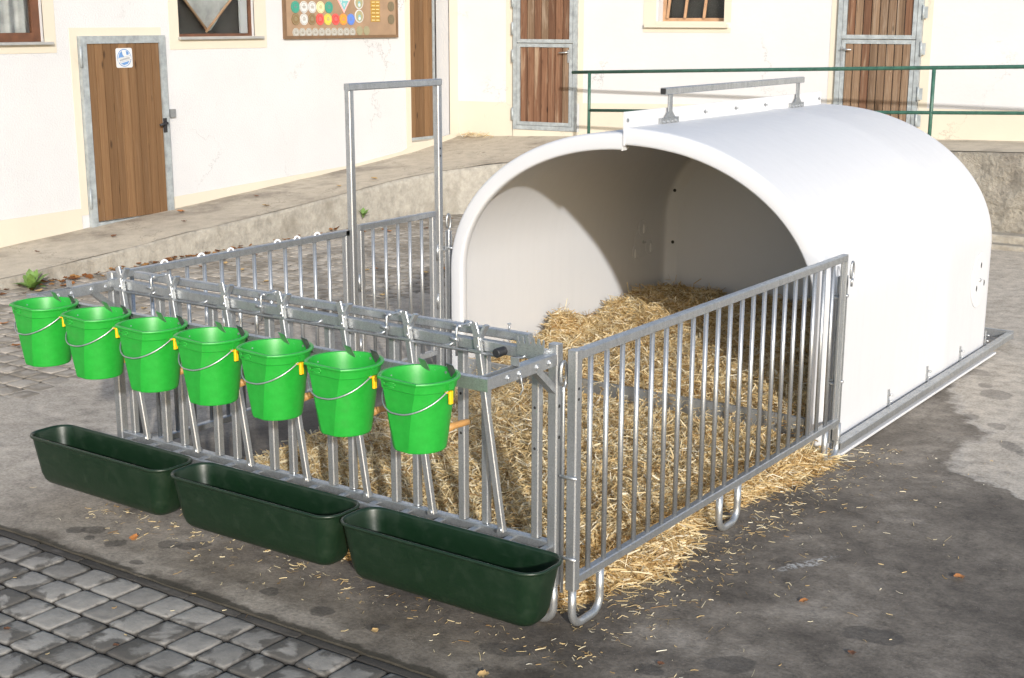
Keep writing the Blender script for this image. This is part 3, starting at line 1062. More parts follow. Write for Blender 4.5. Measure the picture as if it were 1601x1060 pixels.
# split stable doors
def stable_door(a0, a1, z0, zs, z1, mat, label, hinge_right, hz):
    b = MB()
    wd = .055
    door_frame(b, FB, a0, z0, a1, z1, wd, .004, .045, True)
    dd = put(b.build('stable_door', 'doorframe'), BR)
    tag(dd, label)
    for (q0, q1, nm) in ((z0+.06, zs-.005, 'lower_leaf'), (zs+.005, z1-.06, 'upper_leaf')):
        b = MB()
        door_frame(b, FB, a0+wd+.005, q0, a1-wd-.005, q1, .045, .01, .05, True)
        fr = b.build(nm, 'doorframe')
        fr.parent = dd
        L0, L1 = a0+wd+.05, a1-wd-.05
        n = round((L1-L0)/.098)
        for i in range(n):
            x0 = L0+(L1-L0)*i/n
            x1 = L0+(L1-L0)*(i+1)/n-.004
            m_ = random.choice(mat)
            pb = planks('board', FB, x0, q0+.04+random.uniform(0, .004), x1, q1-.042-random.uniform(0, .01), .014, .022+random.uniform(-.004, .004), .2, m_, None, BR)
            # board's own grain offset: shift mesh origin along the grain
            off = random.uniform(-3, 3)
            for v in pb.data.vertices:
                v.co.x += off*.73
                v.co.z += off
            pb.location = FB.P(x0, 0, .014)-FB.u*(off*.73)-Vector((0, 0, off))
            pb.parent = dd
        # the boards are pieces of the leaf
        for ch in [c for c in dd.children if c.name.startswith('board')]:
            if ch.parent == dd:
                ch.parent = dd
    for z in hz:
        a = a1+.005 if hinge_right else a0-.005
        hb = hinge(FB, a, z, .05, .16, .014).build('hinge', 'doorframe')
        hb.parent = dd
    b = MB()
    a, sg = (a1-.11, -1) if not hinge_right else (a0+.07, 1)
    z = zs-.11
    b.tube([FB.P(a, z, .04), FB.P(a, z, .09), FB.P(a+sg*.12, z-.008, .095)], .009, 8)
    FB.slab(b, a-.015, z-.13, a+.015, z+.03, .0505, .0545)
    hb = b.build('handle', 'galv')
    hb.parent = dd
    return dd
stable_door(.865, 1.80, .85, 1.965, 2.75, ['wood_old', 'wood_old', 'wood_old', 'wood_grey'], 'red-brown weathered split stable door', False, (1.05, 1.80, 2.15, 2.5))
stable_door(5.165, 6.125, .92, 2.05, 2.85, ['wood_grey', 'wood_grey', 'wood_old'], 'bleached split stable door hinged on the right', True, (1.15, 1.45, 1.95, 2.35))
def stepB(b):
    FB.slab(b, .86, .70, 1.83, .845, -.01, .03)
fb(stepB, 'threshold', 'cream', BR)

# door sign: white plate with blue disc, a light animal shape and a slanted grey band
sg = thing('sign', 'small white square plate with blue round emblem on the brown plank door', 'sign', (-8.766, 5.2, 1.88))
def sgp(b, pts, d0, d1):
    n = len(pts)
    vs = [(d1, a, z) for a, z in pts]+[(d0, a, z) for a, z in pts]
    b.add(vs, [tuple(range(n)), tuple(range(2*n-1, n-1, -1))]+[(i, n+i, n+(i+1) % n, (i+1) % n) for i in range(n)])
def rrect(w_, h_, r, n=4):
    out = []
    for cx, cy, a0 in ((w_/2-r, h_/2-r, 0), (-w_/2+r, h_/2-r, 90), (-w_/2+r, -h_/2+r, 180), (w_/2-r, -h_/2+r, 270)):
        out += [(cx+r*math.cos(math.radians(a0+90*i/n)), cy+r*math.sin(math.radians(a0+90*i/n))) for i in range(n+1)]
    return out
b = MB(); sgp(b, rrect(.205, .195, .02), 0, .004); b.build('plate', 'whiteplate', sg)
circ = lambda r, n=28, cx=0, cz=0: [(cx+r*math.cos(2*PI*i/n), cz+r*math.sin(2*PI*i/n)) for i in range(n)]
b = MB(); sgp(b, circ(.088), .0041, .0055); b.build('disc', 'bluepaint', sg)
b = MB()
sgp(b, circ(.080), .0056, .0062)
b.build('inner_disc', 'whiteplate', sg)
b = MB()
sgp(b, [(-.075, -.0), (-.06, .045), (-.03, .07), (-.02, .03), (.0, .012)], .0063, .007)
sgp(b, [(.03, .025), (.06, .035), (.05, .06), (.02, .07)], .0063, .007)
sgp(b, [(-.05, -.055), (.06, -.03), (.04, -.06), (-.01, -.073)], .0063, .007)
b.build('blue_motif', 'bluepaint', sg)
b = MB()
rot_ = lambda pts, a: [(x*math.cos(a)-y_*math.sin(a), x*math.sin(a)+y_*math.cos(a)) for x, y_ in pts]
sgp(b, [(x, z-.012) for x, z in rot_(rrect(.165, .042, .004, 2), .2)], .0071, .0085)
b.build('band', 'whiteplate', sg)
b = MB()
for i in range(9):
    x = -.058+i*.0145
    sgp(b, [(px, pz-.012) for px, pz in rot_([(x-.004, -.010), (x+.005, -.010), (x+.004, .010), (x-.004, .008)], .2)], .0086, .0092)
sgp(b, [(px, pz-.012) for px, pz in rot_([(-.08, .0185), (.08, .0185), (.08, .021), (-.08, .021)], .2)], .0086, .0092)
sgp(b, [(px, pz-.012) for px, pz in rot_([(-.08, -.021), (.08, -.021), (.08, -.0185), (-.08, -.0185)], .2)], .0086, .0092)
b.build('band_print', 'greyprint', sg)

# notice board with plaques
nb = thing('notice_board', 'brown board of round coloured plaques hanging high on the white wall', 'notice board', (-8.796, 8.52, 2.05))
b = MB(); sgp(b, [(-1.0, 0), (1.0, 0), (1.0, 1.15), (-1.0, 1.15)], 0, .022); b.build('backboard', 'board', nb)
b = MB()
for q in ((-1.01, -.01, 1.01, .025), (-1.01, 1.12, 1.01, 1.155), (-1.01, .025, -.975, 1.12), (.975, .025, 1.01, 1.12)):
    sgp(b, [(q[0], q[1]), (q[2], q[1]), (q[2], q[3]), (q[0], q[3])], -.001, .032)
b.build('edge_trim', 'boardframe', nb)
PC = dict(teal=(.03, .28, .19), white=(.56, .56, .55), cream=(.66, .64, .36), brown=(.20, .13, .06), red=(.72, .06, .05), yellow=(.62, .52, .06), orange=(.85, .28, .02),
          blue=(.09, .20, .62), silver=(.48, .47, .43), bronze=(.19, .155, .095), olive=(.28, .26, .16), pink=(.80, .42, .42), tealp=(.18, .42, .43), gold=(.46, .27, .05), olive2=(.33, .30, .17))
for k_, c_ in PC.items():
    MT['pq_'+k_] = plain('plaque_'+k_, c_, .45, .25 if k_ in ('silver', 'bronze', 'gold') else 0, var=.08, vscale=30)
def plaque(a, z, r, col, ring=True, inner=None):
    b = MB()
    sgp(b, circ(r, 22, a-8.52, z-2.05), .022, .030)
    o = b.build('plaque', 'pq_'+col, nb)
    if ring:
        b = MB()
        for i in range(22):
            a0, a1 = 2*PI*i/22, 2*PI*(i+1)/22
            q = [((a-8.52)+rr*math.cos(t), (z-2.05)+rr*math.sin(t)) for rr, t in ((r*.80, a0), (r*.86, a0), (r*.86, a1), (r*.80, a1))]
            b.add([(.0308, *p) for p in q], [(0, 1, 2, 3)])
        for zz, hw in ((.02, .42), (-.18, .34), (.30, .25)):
            sgp(b, [((a-8.52)+x*r, (z-2.05)+(zz+dz)*r) for x, dz in ((-hw, 0), (hw, 0), (hw, .10), (-hw, .10))], .0300, .0312)
        q = b.build('print', 'pq_bronze' if col in ('silver', 'white', 'cream') else 'greyprint' if col in ('teal', 'blue', 'red', 'yellow', 'orange') else 'pq_olive', o)
    return o
zr = 2.415
for a, c in ((7.70, 'teal'), (7.84, 'white'), (7.98, 'white'), (8.12, 'cream'), (8.265, 'teal')):
    plaque(a, 2.40, .068, c)
    plaque(a, 2.56, .068, 'white' if c == 'teal' else 'teal')
for i, c in enumerate(('brown', 'white', 'brown', 'red', 'yellow', 'red', 'orange', 'blue')):
    plaque(7.70+i*.1355, 2.262-.0, .066, c)
for i in range(10):
    plaque(7.695+i*.1085, 2.112, .052, 'silver')
for i in range(2):
    plaque(8.80+i*.13, 2.128, .055, 'olive', True)
for z in (2.42, 2.262, 2.58):
    plaque(9.40, z, .060, 'bronze', False)
for z in (2.46, 2.30):
    b = MB(); sgp(b, circ(.078, 24, 8.80-8.52, z-2.05), .022, .029); o = b.build('plaque', 'pq_white', nb)
    b = MB(); sgp(b, circ(.066, 24, 8.80-8.52, z-2.05), .0291, .031); b.build('olive_field', 'pq_olive2', o)
    b = MB(); sgp(b, [(8.80-8.52+.03*math.cos(t)*(1 if math.sin(t) < 0 else .75), z-2.05-.018+.036*math.sin(t)) for t in np.linspace(0, 2*PI, 16, endpoint=False)], .0311, .0325); b.build('drop', 'pq_tealp', o)
    b = MB(); sgp(b, circ(.02, 14, 8.80-8.52, z-2.05-.028), .0326, .0335); b.build('highlight', 'pq_white', o)
b = MB(); sgp(b, [(8.53-8.52, 2.335-2.05), (8.74-8.52, 2.62-2.05), (8.53-8.52, 2.90-2.05), (8.32-8.52, 2.62-2.05)], .022, .028); o = b.build('diamond_plaque', 'pq_pink', nb)
b = MB(); sgp(b, [(8.53-8.52, 2.365-2.05), (8.715-8.52, 2.62-2.05), (8.53-8.52, 2.87-2.05), (8.345-8.52, 2.62-2.05)], .0281, .0295); b.build('teal_field', 'pq_tealp', o)
b = MB()
sgp(b, [(-.05, .40), (-.035, .40), (-.035, .50), (-.05, .50)], .0296, .0305)
for zz, x0, x1 in ((.43, -.025, .10), (.455, -.02, .12), (.365, -.01, .012), (.385, -.02, .02)):
    sgp(b, [(x0+.01, zz), (x1+.01, zz), (x1+.01, zz+.012), (x0+.01, zz+.012)], .0296, .0305)
b.build('print', 'pq_white', o)
for i in range(6):
    z = 2.235+i*.043
    b = MB(); sgp(b, [(9.02-8.52, z-2.05), (9.185-8.52, z-2.05), (9.185-8.52, z-2.05+.039), (9.02-8.52, z-2.05+.039)], .022, .028)
    o = b.build('name_plate', 'pq_gold', nb)
    b = MB()
    for x in (9.035, 9.115):
        sgp(b, [(x-8.52, z-2.05+.014), (x-8.52+.055, z-2.05+.014), (x-8.52+.055, z-2.05+.022), (x-8.52, z-2.05+.022)], .0281, .029)
    b.build('print', 'pq_cream', o)

# ------------------------------------------------------------------ green railing
rl = thing('railing', 'dark green tubular railing along the platform edge behind the hut', 'railing', (-6.5, 10.45, .8))
def zrail(x, base, k_):
    return base+(x+6.74)*k_
def rp(x, z):
    return (x+6.5, 0, z-.8)
b = MB(); b.tube([rp(-6.74, 1.626), rp(-4, 1.72), rp(-1.3, 1.808), rp(4, 1.95)], .021, 12); b.build('top_rail', 'greenrail', rl)
b = MB(); b.tube([rp(-6.50, 1.170), rp(-4, 1.25), rp(-1.3, 1.342), rp(4, 1.50)], .019, 12); b.build('mid_rail', 'greenrail', rl)
for x in (-6.49, -2.22, 2.06):
    zt = zrail(x, 1.626, .0336)
    b = MB(); b.tube([rp(x, .70+max(0, (x+6.5)*.02)), rp(x, zt)], .020, 12)
    o = b.build('post', 'greenrail', rl)

# ------------------------------------------------------------------ calf hut
HX, HA, HBz, HZ = -1.325, 1.235, .905, .75
Y0, Y1 = 2.55, 5.32
hut = thing('calf_hut', 'large white arched plastic calf hut open towards the straw pen', 'calf hut', (HX, 2.6, 0))
def hp(x, y, z):
    return (x-HX, y-2.6, z)
SHR = .035
def prof(side, d, n=36, gap=0.0):
    """half arch from the floor to the crown at inward offset d"""
    pts = []
    for i in range(8):
        pts.append((side*(HA-d), .012+(HZ-.012)*i/8))
    for i in range(n+1):
        th = PI/2*i/n
        pts.append((side*((HA-d)*math.cos(th))*1.0, HZ+(HBz-d)*math.sin(th)))
    if side > 0:
        pts = [(x+SHR*min(1, x/.35), z) for x, z in pts]
    pts[-1] = (side*gap, pts[-1][1])
    return pts
ST = [(.10, 5.465), (.05, 5.455), (.018, 5.425), (.004, 5.38), (0, 5.32), (0, 4.6), (-.004, 4.55), (-.004, 4.45), (0, 4.4), (0, 3.5), (0, 2.60), (0, 2.577), (.004, 2.564), (.012, 2.556), (.022, 2.553), (.050, 2.551), (.082, 2.549), (.091, 2.551), (.096, 2.557), (.098, 2.570), (.098, 2.60), (.088, 2.615), (.045, 2.63), (.022, 2.66), (.014, 2.72), (.012, 3.6), (.012, 5.225), (.016, 5.262), (.024, 5.283), (.040, 5.291), (.10, 5.2915), (.106, 5.297), (.13, 5.2975)]
for side, nm, lift in ((-1, 'shell', 0.0), (1, 'shell', .028)):
    b = MB()
    rings = []
    for d, y in ST:
        rings.append([hp(HX+x, y, z+(lift if z > HZ else lift*max(0, (z-.0)/HZ))) for x, z in prof(side, d, gap=.002)])
    b.rings(rings, True, False)
    # end walls (front seen from inside, rear)
    n = len(rings[0])
    for rr in (rings[0], rings[-1]):
        base = [(rr[-1][0], rr[0][1], .012)]
        b.add(rr+base, [tuple(range(n+1))], False)
    # upright joining flange along the crown
    zc = HZ+HBz+lift
    y0 = 2.545 if side > 0 else 2.60
    x0, x1 = (.0025, .0125) if side > 0 else (-.0125, -.0025)
    zt = zc+(.088 if side > 0 else .07)
    for (ya, yb, za, zb) in ((y0, 5.29, zc-.02, zt),):
        lo, hi = (x0, ya-2.6, za), (x1, yb-2.6, zb)
        b.box(lo, hi, .003)
    # the joint continues down the front lip
    b.box((x0, 2.545-2.6 if side > 0 else 2.552-2.6, zc-.099), (x1, 2.60-2.6, zc-.0205), .002)
    b.build(nm, 'hut', hut)
# bolts along the flange
for y, kk in ((2.575, 1), (3.50, 0), (3.92, 0), (4.355, 0), (5.25, 0)):
    b = MB()
    zc = HZ+HBz+.028+.045
    if kk:
        b.disc(hp(HX+.0125, y, zc-.005), (1, 0, 0), .011, .006, 12)
    else:
        b.disc(hp(HX+.0125, y, zc-.005), (1, 0, 0), .014, .004, 3)
        b.tube([hp(HX+.0125, y, zc-.005), hp(HX+.034, y, zc-.005)], .005, 6)
    b.build('bolt', 'galv_dull', hut)
# lifting bar on two T feet
b = MB()
b.beam(hp(HX+.03, 2.945, 1.868), hp(HX+.03, 4.90, 1.868), .04, .04)
lb = b.build('lifting_bar', 'galv', hut)
b = MB()
b.beam(hp(HX+.03, 2.941, 1.868), hp(HX+.03, 2.9449, 1.868), .032, .032)
b.build('open_end', 'dark', lb)
for y in (3.03, 4.84):
    b = MB()
    b.beam(hp(HX+.03, y, 1.75), hp(HX+.03, y, 1.8475), .045, .010, up=(1, 0, 0))
    b.add([hp(HX+.025, y-.022, 1.75), hp(HX+.025, y+.022, 1.75), hp(HX+.025, y+.06, 1.715), hp(HX+.025, y-.06, 1.715), hp(HX+.035, y-.022, 1.75), hp(HX+.035, y+.022, 1.75), hp(HX+.035, y+.06, 1.715), hp(HX+.035, y-.06, 1.715)],
          [(0, 1, 2, 3), (4, 5, 6, 7), (0, 1, 5, 4), (1, 2, 6, 5), (2, 3, 7, 6), (3, 0, 4, 7)])
    b.box(hp(HX+.0125, y-.105, 1.672), hp(HX+.0345, y+.105, 1.7149), .002)
    ft = b.build('bar_foot', 'galv_dull', lb)
    b = MB()
    for k_ in range(4):
        b.disc(hp(HX+.035, y-.075+k_*.05, 1.692), (1, 0, 0), .012, .008, 8)
    b.build('bolt_head', 'galv', lb)
# vent plates on both sides
for side in (1, -1):
    xs = HX+side*HA+(SHR if side > 0 else 0)
    for inside in ((0, 1) if side < 0 else (0,)):
        nx = side if not inside else -side
        xp = xs+side*.001 if not inside else xs-side*.0135
        b = MB()
        b.disc(hp(xp, 5.135 if side > 0 else 4.94, .565 if side > 0 else .615), (nx, 0, 0), .19 if not inside else .125, .006 if not inside else .002, 40, rx=.175 if not inside else .125)
        vp = b.build('vent_plate', 'hut', hut)
        cy, cz = (5.135, .565) if side > 0 else (4.94, .615)
        for ang, open_ in ((95, 1), (-25, 1), (215, 1)):
            r_v = .095 if not inside else .112
            py, pz = cy+side*(-1)*r_v*math.cos(math.radians(ang))*(-1 if side > 0 else 1), cz+r_v*math.sin(math.radians(ang))
            py = cy+r_v*math.cos(math.radians(ang))
            b = MB()
            if not inside:
                b.disc(hp(xp+nx*.0045, py, pz), (nx, 0, 0), .034, .0035, 22)
            else:
                b.tube([hp(xp+nx*.002, py+.055*math.cos(a_), pz+.058*math.sin(a_)) for a_ in np.linspace(0, 2*PI, 25)], .0035, 6)
            b.build('vent_ring', 'hut', vp)
            b = MB()
            b.disc(hp(xp+nx*.0075, py+.012, pz+.006), (nx, 0, 0), .020, .001, 18, rx=.013) if not inside else b.disc(hp(xp+nx*.0025, py+(.02 if ang < 180 else -.02), pz-.012), (nx, 0, 0), .036, .001, 18, rx=.014)
            b.build('vent_hole', 'dark' if not inside else 'whitering_daylight', vp)  # inner discs are plain white: daylight through the openings painted as colour
        b = MB()
        b.tube([hp(xp+nx*.004, cy, cz), hp(xp+nx*.03, cy, cz)], .006, 8)
        b.disc(hp(xp+nx*.006, cy, cz), (nx, 0, 0), .013, .004, 8)
        b.build('bolt', 'galv', vp)
# screws inside
for (x, y, z, n_) in ((-2.47, 5.291, .98, (0, -1, 0)), (-2.475, 5.291, .575, (0, -1, 0)), (-2.475, 5.291, .17, (0, -1, 0)), (HX-HA+.0135, 5.17, .20, (1, 0, 0)), (HX-HA+.0135, 4.585, .185, (1, 0, 0))):
    b = MB(); b.disc(hp(x, y, z), n_, .013, .006, 12); b.build('screw', 'dark', hut)
# base frame and side brackets
b = MB()
b.beam(hp(.0, 2.60, .062), hp(.0, 5.80, .062), .05, .045)
b.build('skid_tube', 'galv', hut)
b = MB()
b.beam(hp(-2.65, 2.60, .062), hp(-2.65, 5.80, .062), .05, .045)
b.build('skid_tube', 'galv', hut)
b = MB()
b.box(hp(HX+HA+SHR-.004, 2.60, .008), hp(.028, 5.40, .024), .003)
b.build('base_lip', 'hut', hut)
b = MB()
b.beam(hp(-2.675, 5.815, .066), hp(.025, 5.815, .066), .03, .06)
b.build('cross_tube', 'galv', hut)
b = MB()
b.beam(hp(.0, 2.596, .062), hp(.0, 2.5995, .062), .040, .036)
b.build('open_end', 'dark', hut)
for y in (3.50, 4.175, 4.83, 5.395):
    b = MB()
    xs = HX+HA+SHR
    b.box(hp(xs+.001, y-.009, .06), hp(xs+.008, y+.009, .165), .001)
    b.box(hp(xs+.0, y-.007, .062), hp(-.025, y+.007, .074), .001)
    b.tube([hp(xs+.006, y, .135), hp(xs+.03, y, .135)], .007, 8)
    b.tube([hp(xs+.006, y, .095), hp(xs+.026, y, .095)], .006, 8)
    b.build('bracket', 'galv', hut)
# sill board across the entrance
b = MB()
b.box(hp(HX-HA+.10, 2.605, .02), hp(HX+HA-.10, 2.609, .18), .001)
b.box(hp(HX-HA+.10, 2.6095, .172), hp(HX+HA-.10, 2.63, .180), .001)
b.build('sill_plate', 'galv_dull', hut)
# mounting posts beside the entrance
for x, s_ in ((-.030, 1), (-2.60, -1)):
    b = MB()
    b.box(hp(x-.004, 2.565, .08), hp(x+.004, 2.625, .98), .001)
    b.box(hp(x-.004, 2.626, .08), hp(x+.03, 2.632, .98), .001) if s_ > 0 else b.box(hp(x-.05, 2.626, .08), hp(x+.004, 2.632, .98), .001)
    o = b.build('mounting_post', 'galv_dull', hut)
    for z in (.88, .42):
        b = MB()
        b.tube([hp(x-.07, 2.59, z), hp(x+.05, 2.59, z)], .008, 8)
        b.box(hp(x-.02, 2.545, z-.012), hp(x+.02, 2.5645, z-.004), .001)
        b.build('bolt', 'galv', hut)

# ------------------------------------------------------------------ side panels
def arc(c, a, b_, r, n=6):
    """quarter bend about corner c going from direction a to direction b_"""
    c, a, b_ = Vector(c), Vector(a), Vector(b_)
    o = c+a*r+b_*r
    return [o-a*r*math.sin(PI/2*t/n)*1.0-b_*r*math.cos(PI/2*t/n) if False else o-b_*r*math.cos(PI/2*t/n)-a*r*math.sin(PI/2*t/n) for t in range(n+1)]
def u_leg(p0, p1, zt0, zt1, r=.0165, rb=.06):
    """bent tube foot between two uprights"""
    p0, p1 = Vector(p0), Vector(p1)
    d = (p1-p0).normalized()
    up = Vector((0, 0, 1))
    a = [p0+up*zt0, p0+up*(rb+.04)]
    c0 = p0+d*rb+up*(rb)
    a += [c0-d*rb*math.cos(t)-up*rb*math.sin(t)+up*r for t in np.linspace(0, PI/2, 7)]
    c1 = p1-d*rb+up*(rb)
    a += [c1+d*rb*math.sin(t)-up*rb*math.cos(t)+up*r for t in np.linspace(0, PI/2, 7)]
    a += [p1+up*(rb+.04), p1+up*zt1]
    b = MB()
    b.tube(a, r, 12)
    return b
def pin_rod(name, x, y, z0, z1, label, group=None, face=(1, 0, 0)):
    b = MB()
    pts = [(0, 0, z0)]
    pts += [(0, 0, z1-.10)]
    f = Vector(face)
    for t in np.linspace(0, 1.75*PI, 16):
        pts.append(tuple(Vector((0, 0, z1-.05))+f*(.020*math.sin(t))*1.0+Vector((0, 0, -.05*math.cos(t)))))
    b.tube(pts, .0065, 8)
    o = b.build(name, 'galv', None, (x, y, 0))
    return tag(o, label, 'locking pin', group)

rp_ = thing('side_panel', 'right-hand galvanised barred panel between feed front and hut', 'panel', (0, 0, 0))
b = MB(); b.beam((0, .022, 1.083), (0, 2.56, 1.083), .036, .036); b.build('top_rail', 'galv', rp_)
b = MB(); b.beam((0, .022, .205), (0, 2.56, .205), .034, .036); b.build('bottom_rail', 'galv', rp_)
b = MB(); b.beam((0, 0, .17), (0, 0, 1.103), .042, .042); o = b.build('post', 'galv', rp_)
b = MB(); b.beam((0, 2.545, .17), (0, 2.545, 1.0645), .010, .034); b.beam((.0, 2.57, .10), (.0, 2.57, 1.10), .03, .012); b.build('post', 'galv', rp_)
b = MB(); b.tube([(0, 0, .222), (0, 0, 1.067)], .0105, 12)
bar = b.build('bar', 'galv', rp_, (0, .108, 0))
for i in range(1, 21):
    shift_copy(bar, (0, .108+.1155*i, 0))
u_leg((0, .0, 0), (0, .20, 0), .17, .19).build('leg', 'galv', rp_)
u_leg((0, 1.225, 0), (0, 1.41, 0), .19, .19).build('leg', 'galv', rp_)
u_leg((0, 2.43, 0), (0, 2.60, 0), .19, .19).build('leg', 'galv', rp_)
for z in (.62, .30):
    b = MB()
    b.box((-.045, -.028, z-.004), (.028, -.0215, z+.004), .001)
    b.tube([(-.03, -.03, z), (.035, -.03, z+.002)], .007, 8)
    b.build('hinge_eye', 'galv', rp_)
for z in (.96, .92):
    b = MB(); b.disc((.0212, -.004, z), (1, 0, 0), .006, .0006, 10); b.build('drill_hole', 'dark', rp_)

lp = thing('side_panel', 'far left galvanised barred panel in front of the tan paving', 'panel', (-2.63, 0, 0))
b = MB(); b.beam((0, .06, 1.083), (0, 1.70, 1.083), .036, .036); b.build('top_rail', 'galv', lp)
b = MB(); b.beam((0, .06, .215), (0, 1.70, .215), .034, .036); b.build('bottom_rail', 'galv', lp)
for y in (.04, 1.685):
    b = MB(); b.beam((0, y, .17), (0, y, 1.10), .036, .036); b.build('post', 'galv', lp)
b = MB(); b.tube([(0, 0, .232), (0, 0, 1.066)], .0105, 12)
bar = b.build('bar', 'galv', lp, (0, .155, 0))
for i in range(1, 13):
    shift_copy(bar, (0, .155+.1155*i, 0))
b = MB()
b.tube([(0, .020*math.cos(t), .020*math.sin(t)*.75) for t in np.linspace(0, PI, 10)], .0055, 8)
ring = b.build('ring', 'whitering_daylight', lp, (0, .36, 1.098))
for y in (.60, .80, 1.14, 1.29, 1.45):
    shift_copy(ring, (0, y, 1.098))
u_leg((0, .04, 0), (0, .24, 0), .17, .20).build('leg', 'galv', lp)
u_leg((0, 1.50, 0), (0, 1.685, 0), .20, .17).build('leg', 'galv', lp)

# gate frame with gate
gf = thing('gate_frame', 'tall galvanised doorway frame holding a low barred gate beside the hut', 'gate', (-2.63, 1.742, 0))
for y in (0, .80):
    b = MB(); b.beam((0, y, .03), (0, y, 1.878), .040, .040); po = b.build('post', 'galv', gf)
b = MB(); b.beam((0, -.02, 1.899), (0, .82, 1.899), .040, .040); b.build('lintel', 'galv', gf)
for z in (1.50, 1.455):
    b = MB(); b.disc((.0205, .795, z), (1, 0, 0), .006, .001, 8); b.build('drill_hole', 'dark', gf)
b = MB()
b.beam((0, .070, .24), (0, .070, 1.083), .032, .034)
b.beam((0, .735, .24), (0, .735, 1.083), .032, .034)
b.beam((0, .052, 1.1005), (0, .753, 1.1005), .034, .034)
b.beam((0, .052, .2225), (0, .753, .2225), .034, .034)
gt = b.build('gate', 'galv', gf)
for i in range(5):
    b = MB(); b.tube([(0, .1775+.1125*i, .24), (0, .1775+.1125*i, 1.083)], .0105, 12); b.build('bar', 'galv', gt)
for y, z in ((.035, .78), (.035, .40), (.768, .86), (.768, .55)):
    b = MB(); b.tube([(.012, y, z-.05), (.012, y, z+.05)], .010, 8); b.box((.0, y-.014, z-.03), (.008, y+.014, z+.03), .001); b.build('hinge', 'galv', gt)

# ------------------------------------------------------------------ feed front
ff = thing('feed_front', 'galvanised feeding front with seven slanted neck bars, carrying the buckets and troughs', 'feeding fence', (-1.33, 0, 0))
def q(x, y, z):
    return (x+1.33, y, z)
b = MB(); b.beam(q(-2.545, -.03, 1.073), q(-.10, -.03, 1.073), .034, .044); b.build('top_rail', 'galv', ff)
b = MB(); b.beam(q(-2.44, .028, 1.112), q(-.216, .028, 1.112), .030, .034); b.build('locking_bar', 'galv', ff)
b = MB(); b.tube([q(-2.46, -.056, 1.047), q(-.31, -.056, 1.047), q(-.29, -.065, 1.06)], .0065, 8)
for i in range(7):
    xt = -.396-.3405*i
    b.tube([q(xt+.16, -.054, 1.049), q(xt+.20, -.054, 1.056), q(xt+.215, -.045, 1.068)], .006, 6)
rod = b.build('pull_rod', 'galv', ff)
b = MB(); b.tube([q(-.285, -.10, 1.068), q(-.285, -.095, 1.068), q(-.285, .0, 1.068), q(-.285, .004, 1.068)], .017, 14, radii=[.014, .0175, .0175, .014]); b.build('handle_grip', 'black', ff)
for i in range(8):                       # fixed uprights
    x = -.165-.3475*i
    if i == 7: break
    b = MB(); b.beam(q(x, 0, .345), q(x, 0, 1.05), .033, .033); o = b.build('upright', 'galv', ff)
    for z in (.86, .70):
        h = MB(); h.disc(q(x, -.0166, z), (0, -1, 0), .006, .0006, 8); h.build('drill_hole', 'dark', o)
for i in range(7):
    x = -.410-.3475*i
    b = MB(); b.beam(q(x, .012, .345), q(x, .012, 1.05), .030, .030); b.build('upright', 'galv', ff)
for i in range(7):                       # pivoting neck bars
    xt = -.396-.3405*i
    b = MB()
    p0, p1 = Vector(q(xt, -.064, 1.11)), Vector(q(xt+.106, -.050, .352))
    b.beam(p0, p1, .027, .024, up=(0, 1, 0), ch=.12)
    b.beam(q(xt+.004, -.062, 1.095), q(xt-.020, -.058, 1.158), .030, .012, up=(0, 1, 0))
    b.beam(q(xt+.004, -.060, 1.095), q(xt+.034, -.050, 1.156), .012, .03, up=(0, 1, 0))
    o = b.build('neck_bar', 'galv', ff)
    b = MB(); b.box(q(xt-.03, -.082, 1.052), q(xt+.03, -.0785, 1.064), .001); b.tube([q(xt+.01, -.085, 1.075), q(xt+.01, -.045, 1.075)], .008, 8); b.build('guide_clip', 'galv', o)
    b = MB(); b.tube([q(xt+.104, -.07, .36), q(xt+.104, -.03, .36)], .011, 8); b.build('pivot_bolt', 'galv', o)
for i in (0, 1, 3, 5):                   # clamps on the twin rails
    x = -.512-.3475*i if i < 6 else -2.3
    b = MB()
    b.tube([q(x+.012, -.056, 1.02), q(x+.012, -.056, 1.126), q(x+.012, -.05, 1.134), q(x+.012, .045, 1.134), q(x+.012, .050, 1.128), q(x+.012, .050, 1.09)], .005, 8)
    for y_ in (-.04, .03):
        b.tube([q(x-.012, y_, 1.134), q(x+.024, y_, 1.134)], .008, 8)
    b.tube([q(x-.014, -.058, 1.085), q(x+.02, -.058, 1.085)], .008, 8)
    b.build('clamp', 'galv', ff)
b = MB(); b.tube([q(-.315, .03, 1.125), q(-.315, .03, 1.15)], .004, 6); b.disc(q(-.315, .03, 1.15), (0, 0, 1), .008, .005, 8); b.build('screw', 'galv', ff)
# serrated plate at the right end
pts = [(-.22, 1.065), (-.10, 1.065)]
tp = [(-.10, 1.128)]
for i in range(5):
    xa = -.10-.024*i
    tp += [(xa-.004, 1.136), (xa-.007, 1.118), (xa-.0125, 1.110), (xa-.018, 1.118), (xa-.021, 1.136), (xa-.0235, 1.136)]
pts += tp+[(-.222, 1.13)]
b = MB()
n = len(pts)
b.add([q(x, -.050, z) for x, z in pts]+[q(x, -.056, z) for x, z in pts], [tuple(range(n)), tuple(range(2*n-1, n-1, -1))]+[(i, (i+1) % n, n+(i+1) % n, n+i) for i in range(n)])
b.build('serrated_plate', 'galv', ff)
b = MB(); b.beam(q(-.085, 0, .17), q(-.085, 0, 1.115), .042, .042); b.build('post', 'galv', ff)
b = MB(); b.beam(q(-2.575, 0, .17), q(-2.575, 0, 1.115), .042, .042); b.build('post', 'galv', ff)
for z in (.88, .76):
    b = MB(); b.disc(q(-.0637, -.004, z), (1, 0, 0), .007, .0006, 10); b.build('drill_hole', 'dark', ff)
b = MB(); b.beam(q(-2.55, -.0, .325), q(-.107, -.0, .325), .034, .036); b.build('bottom_rail', 'galv', ff)
b = MB()
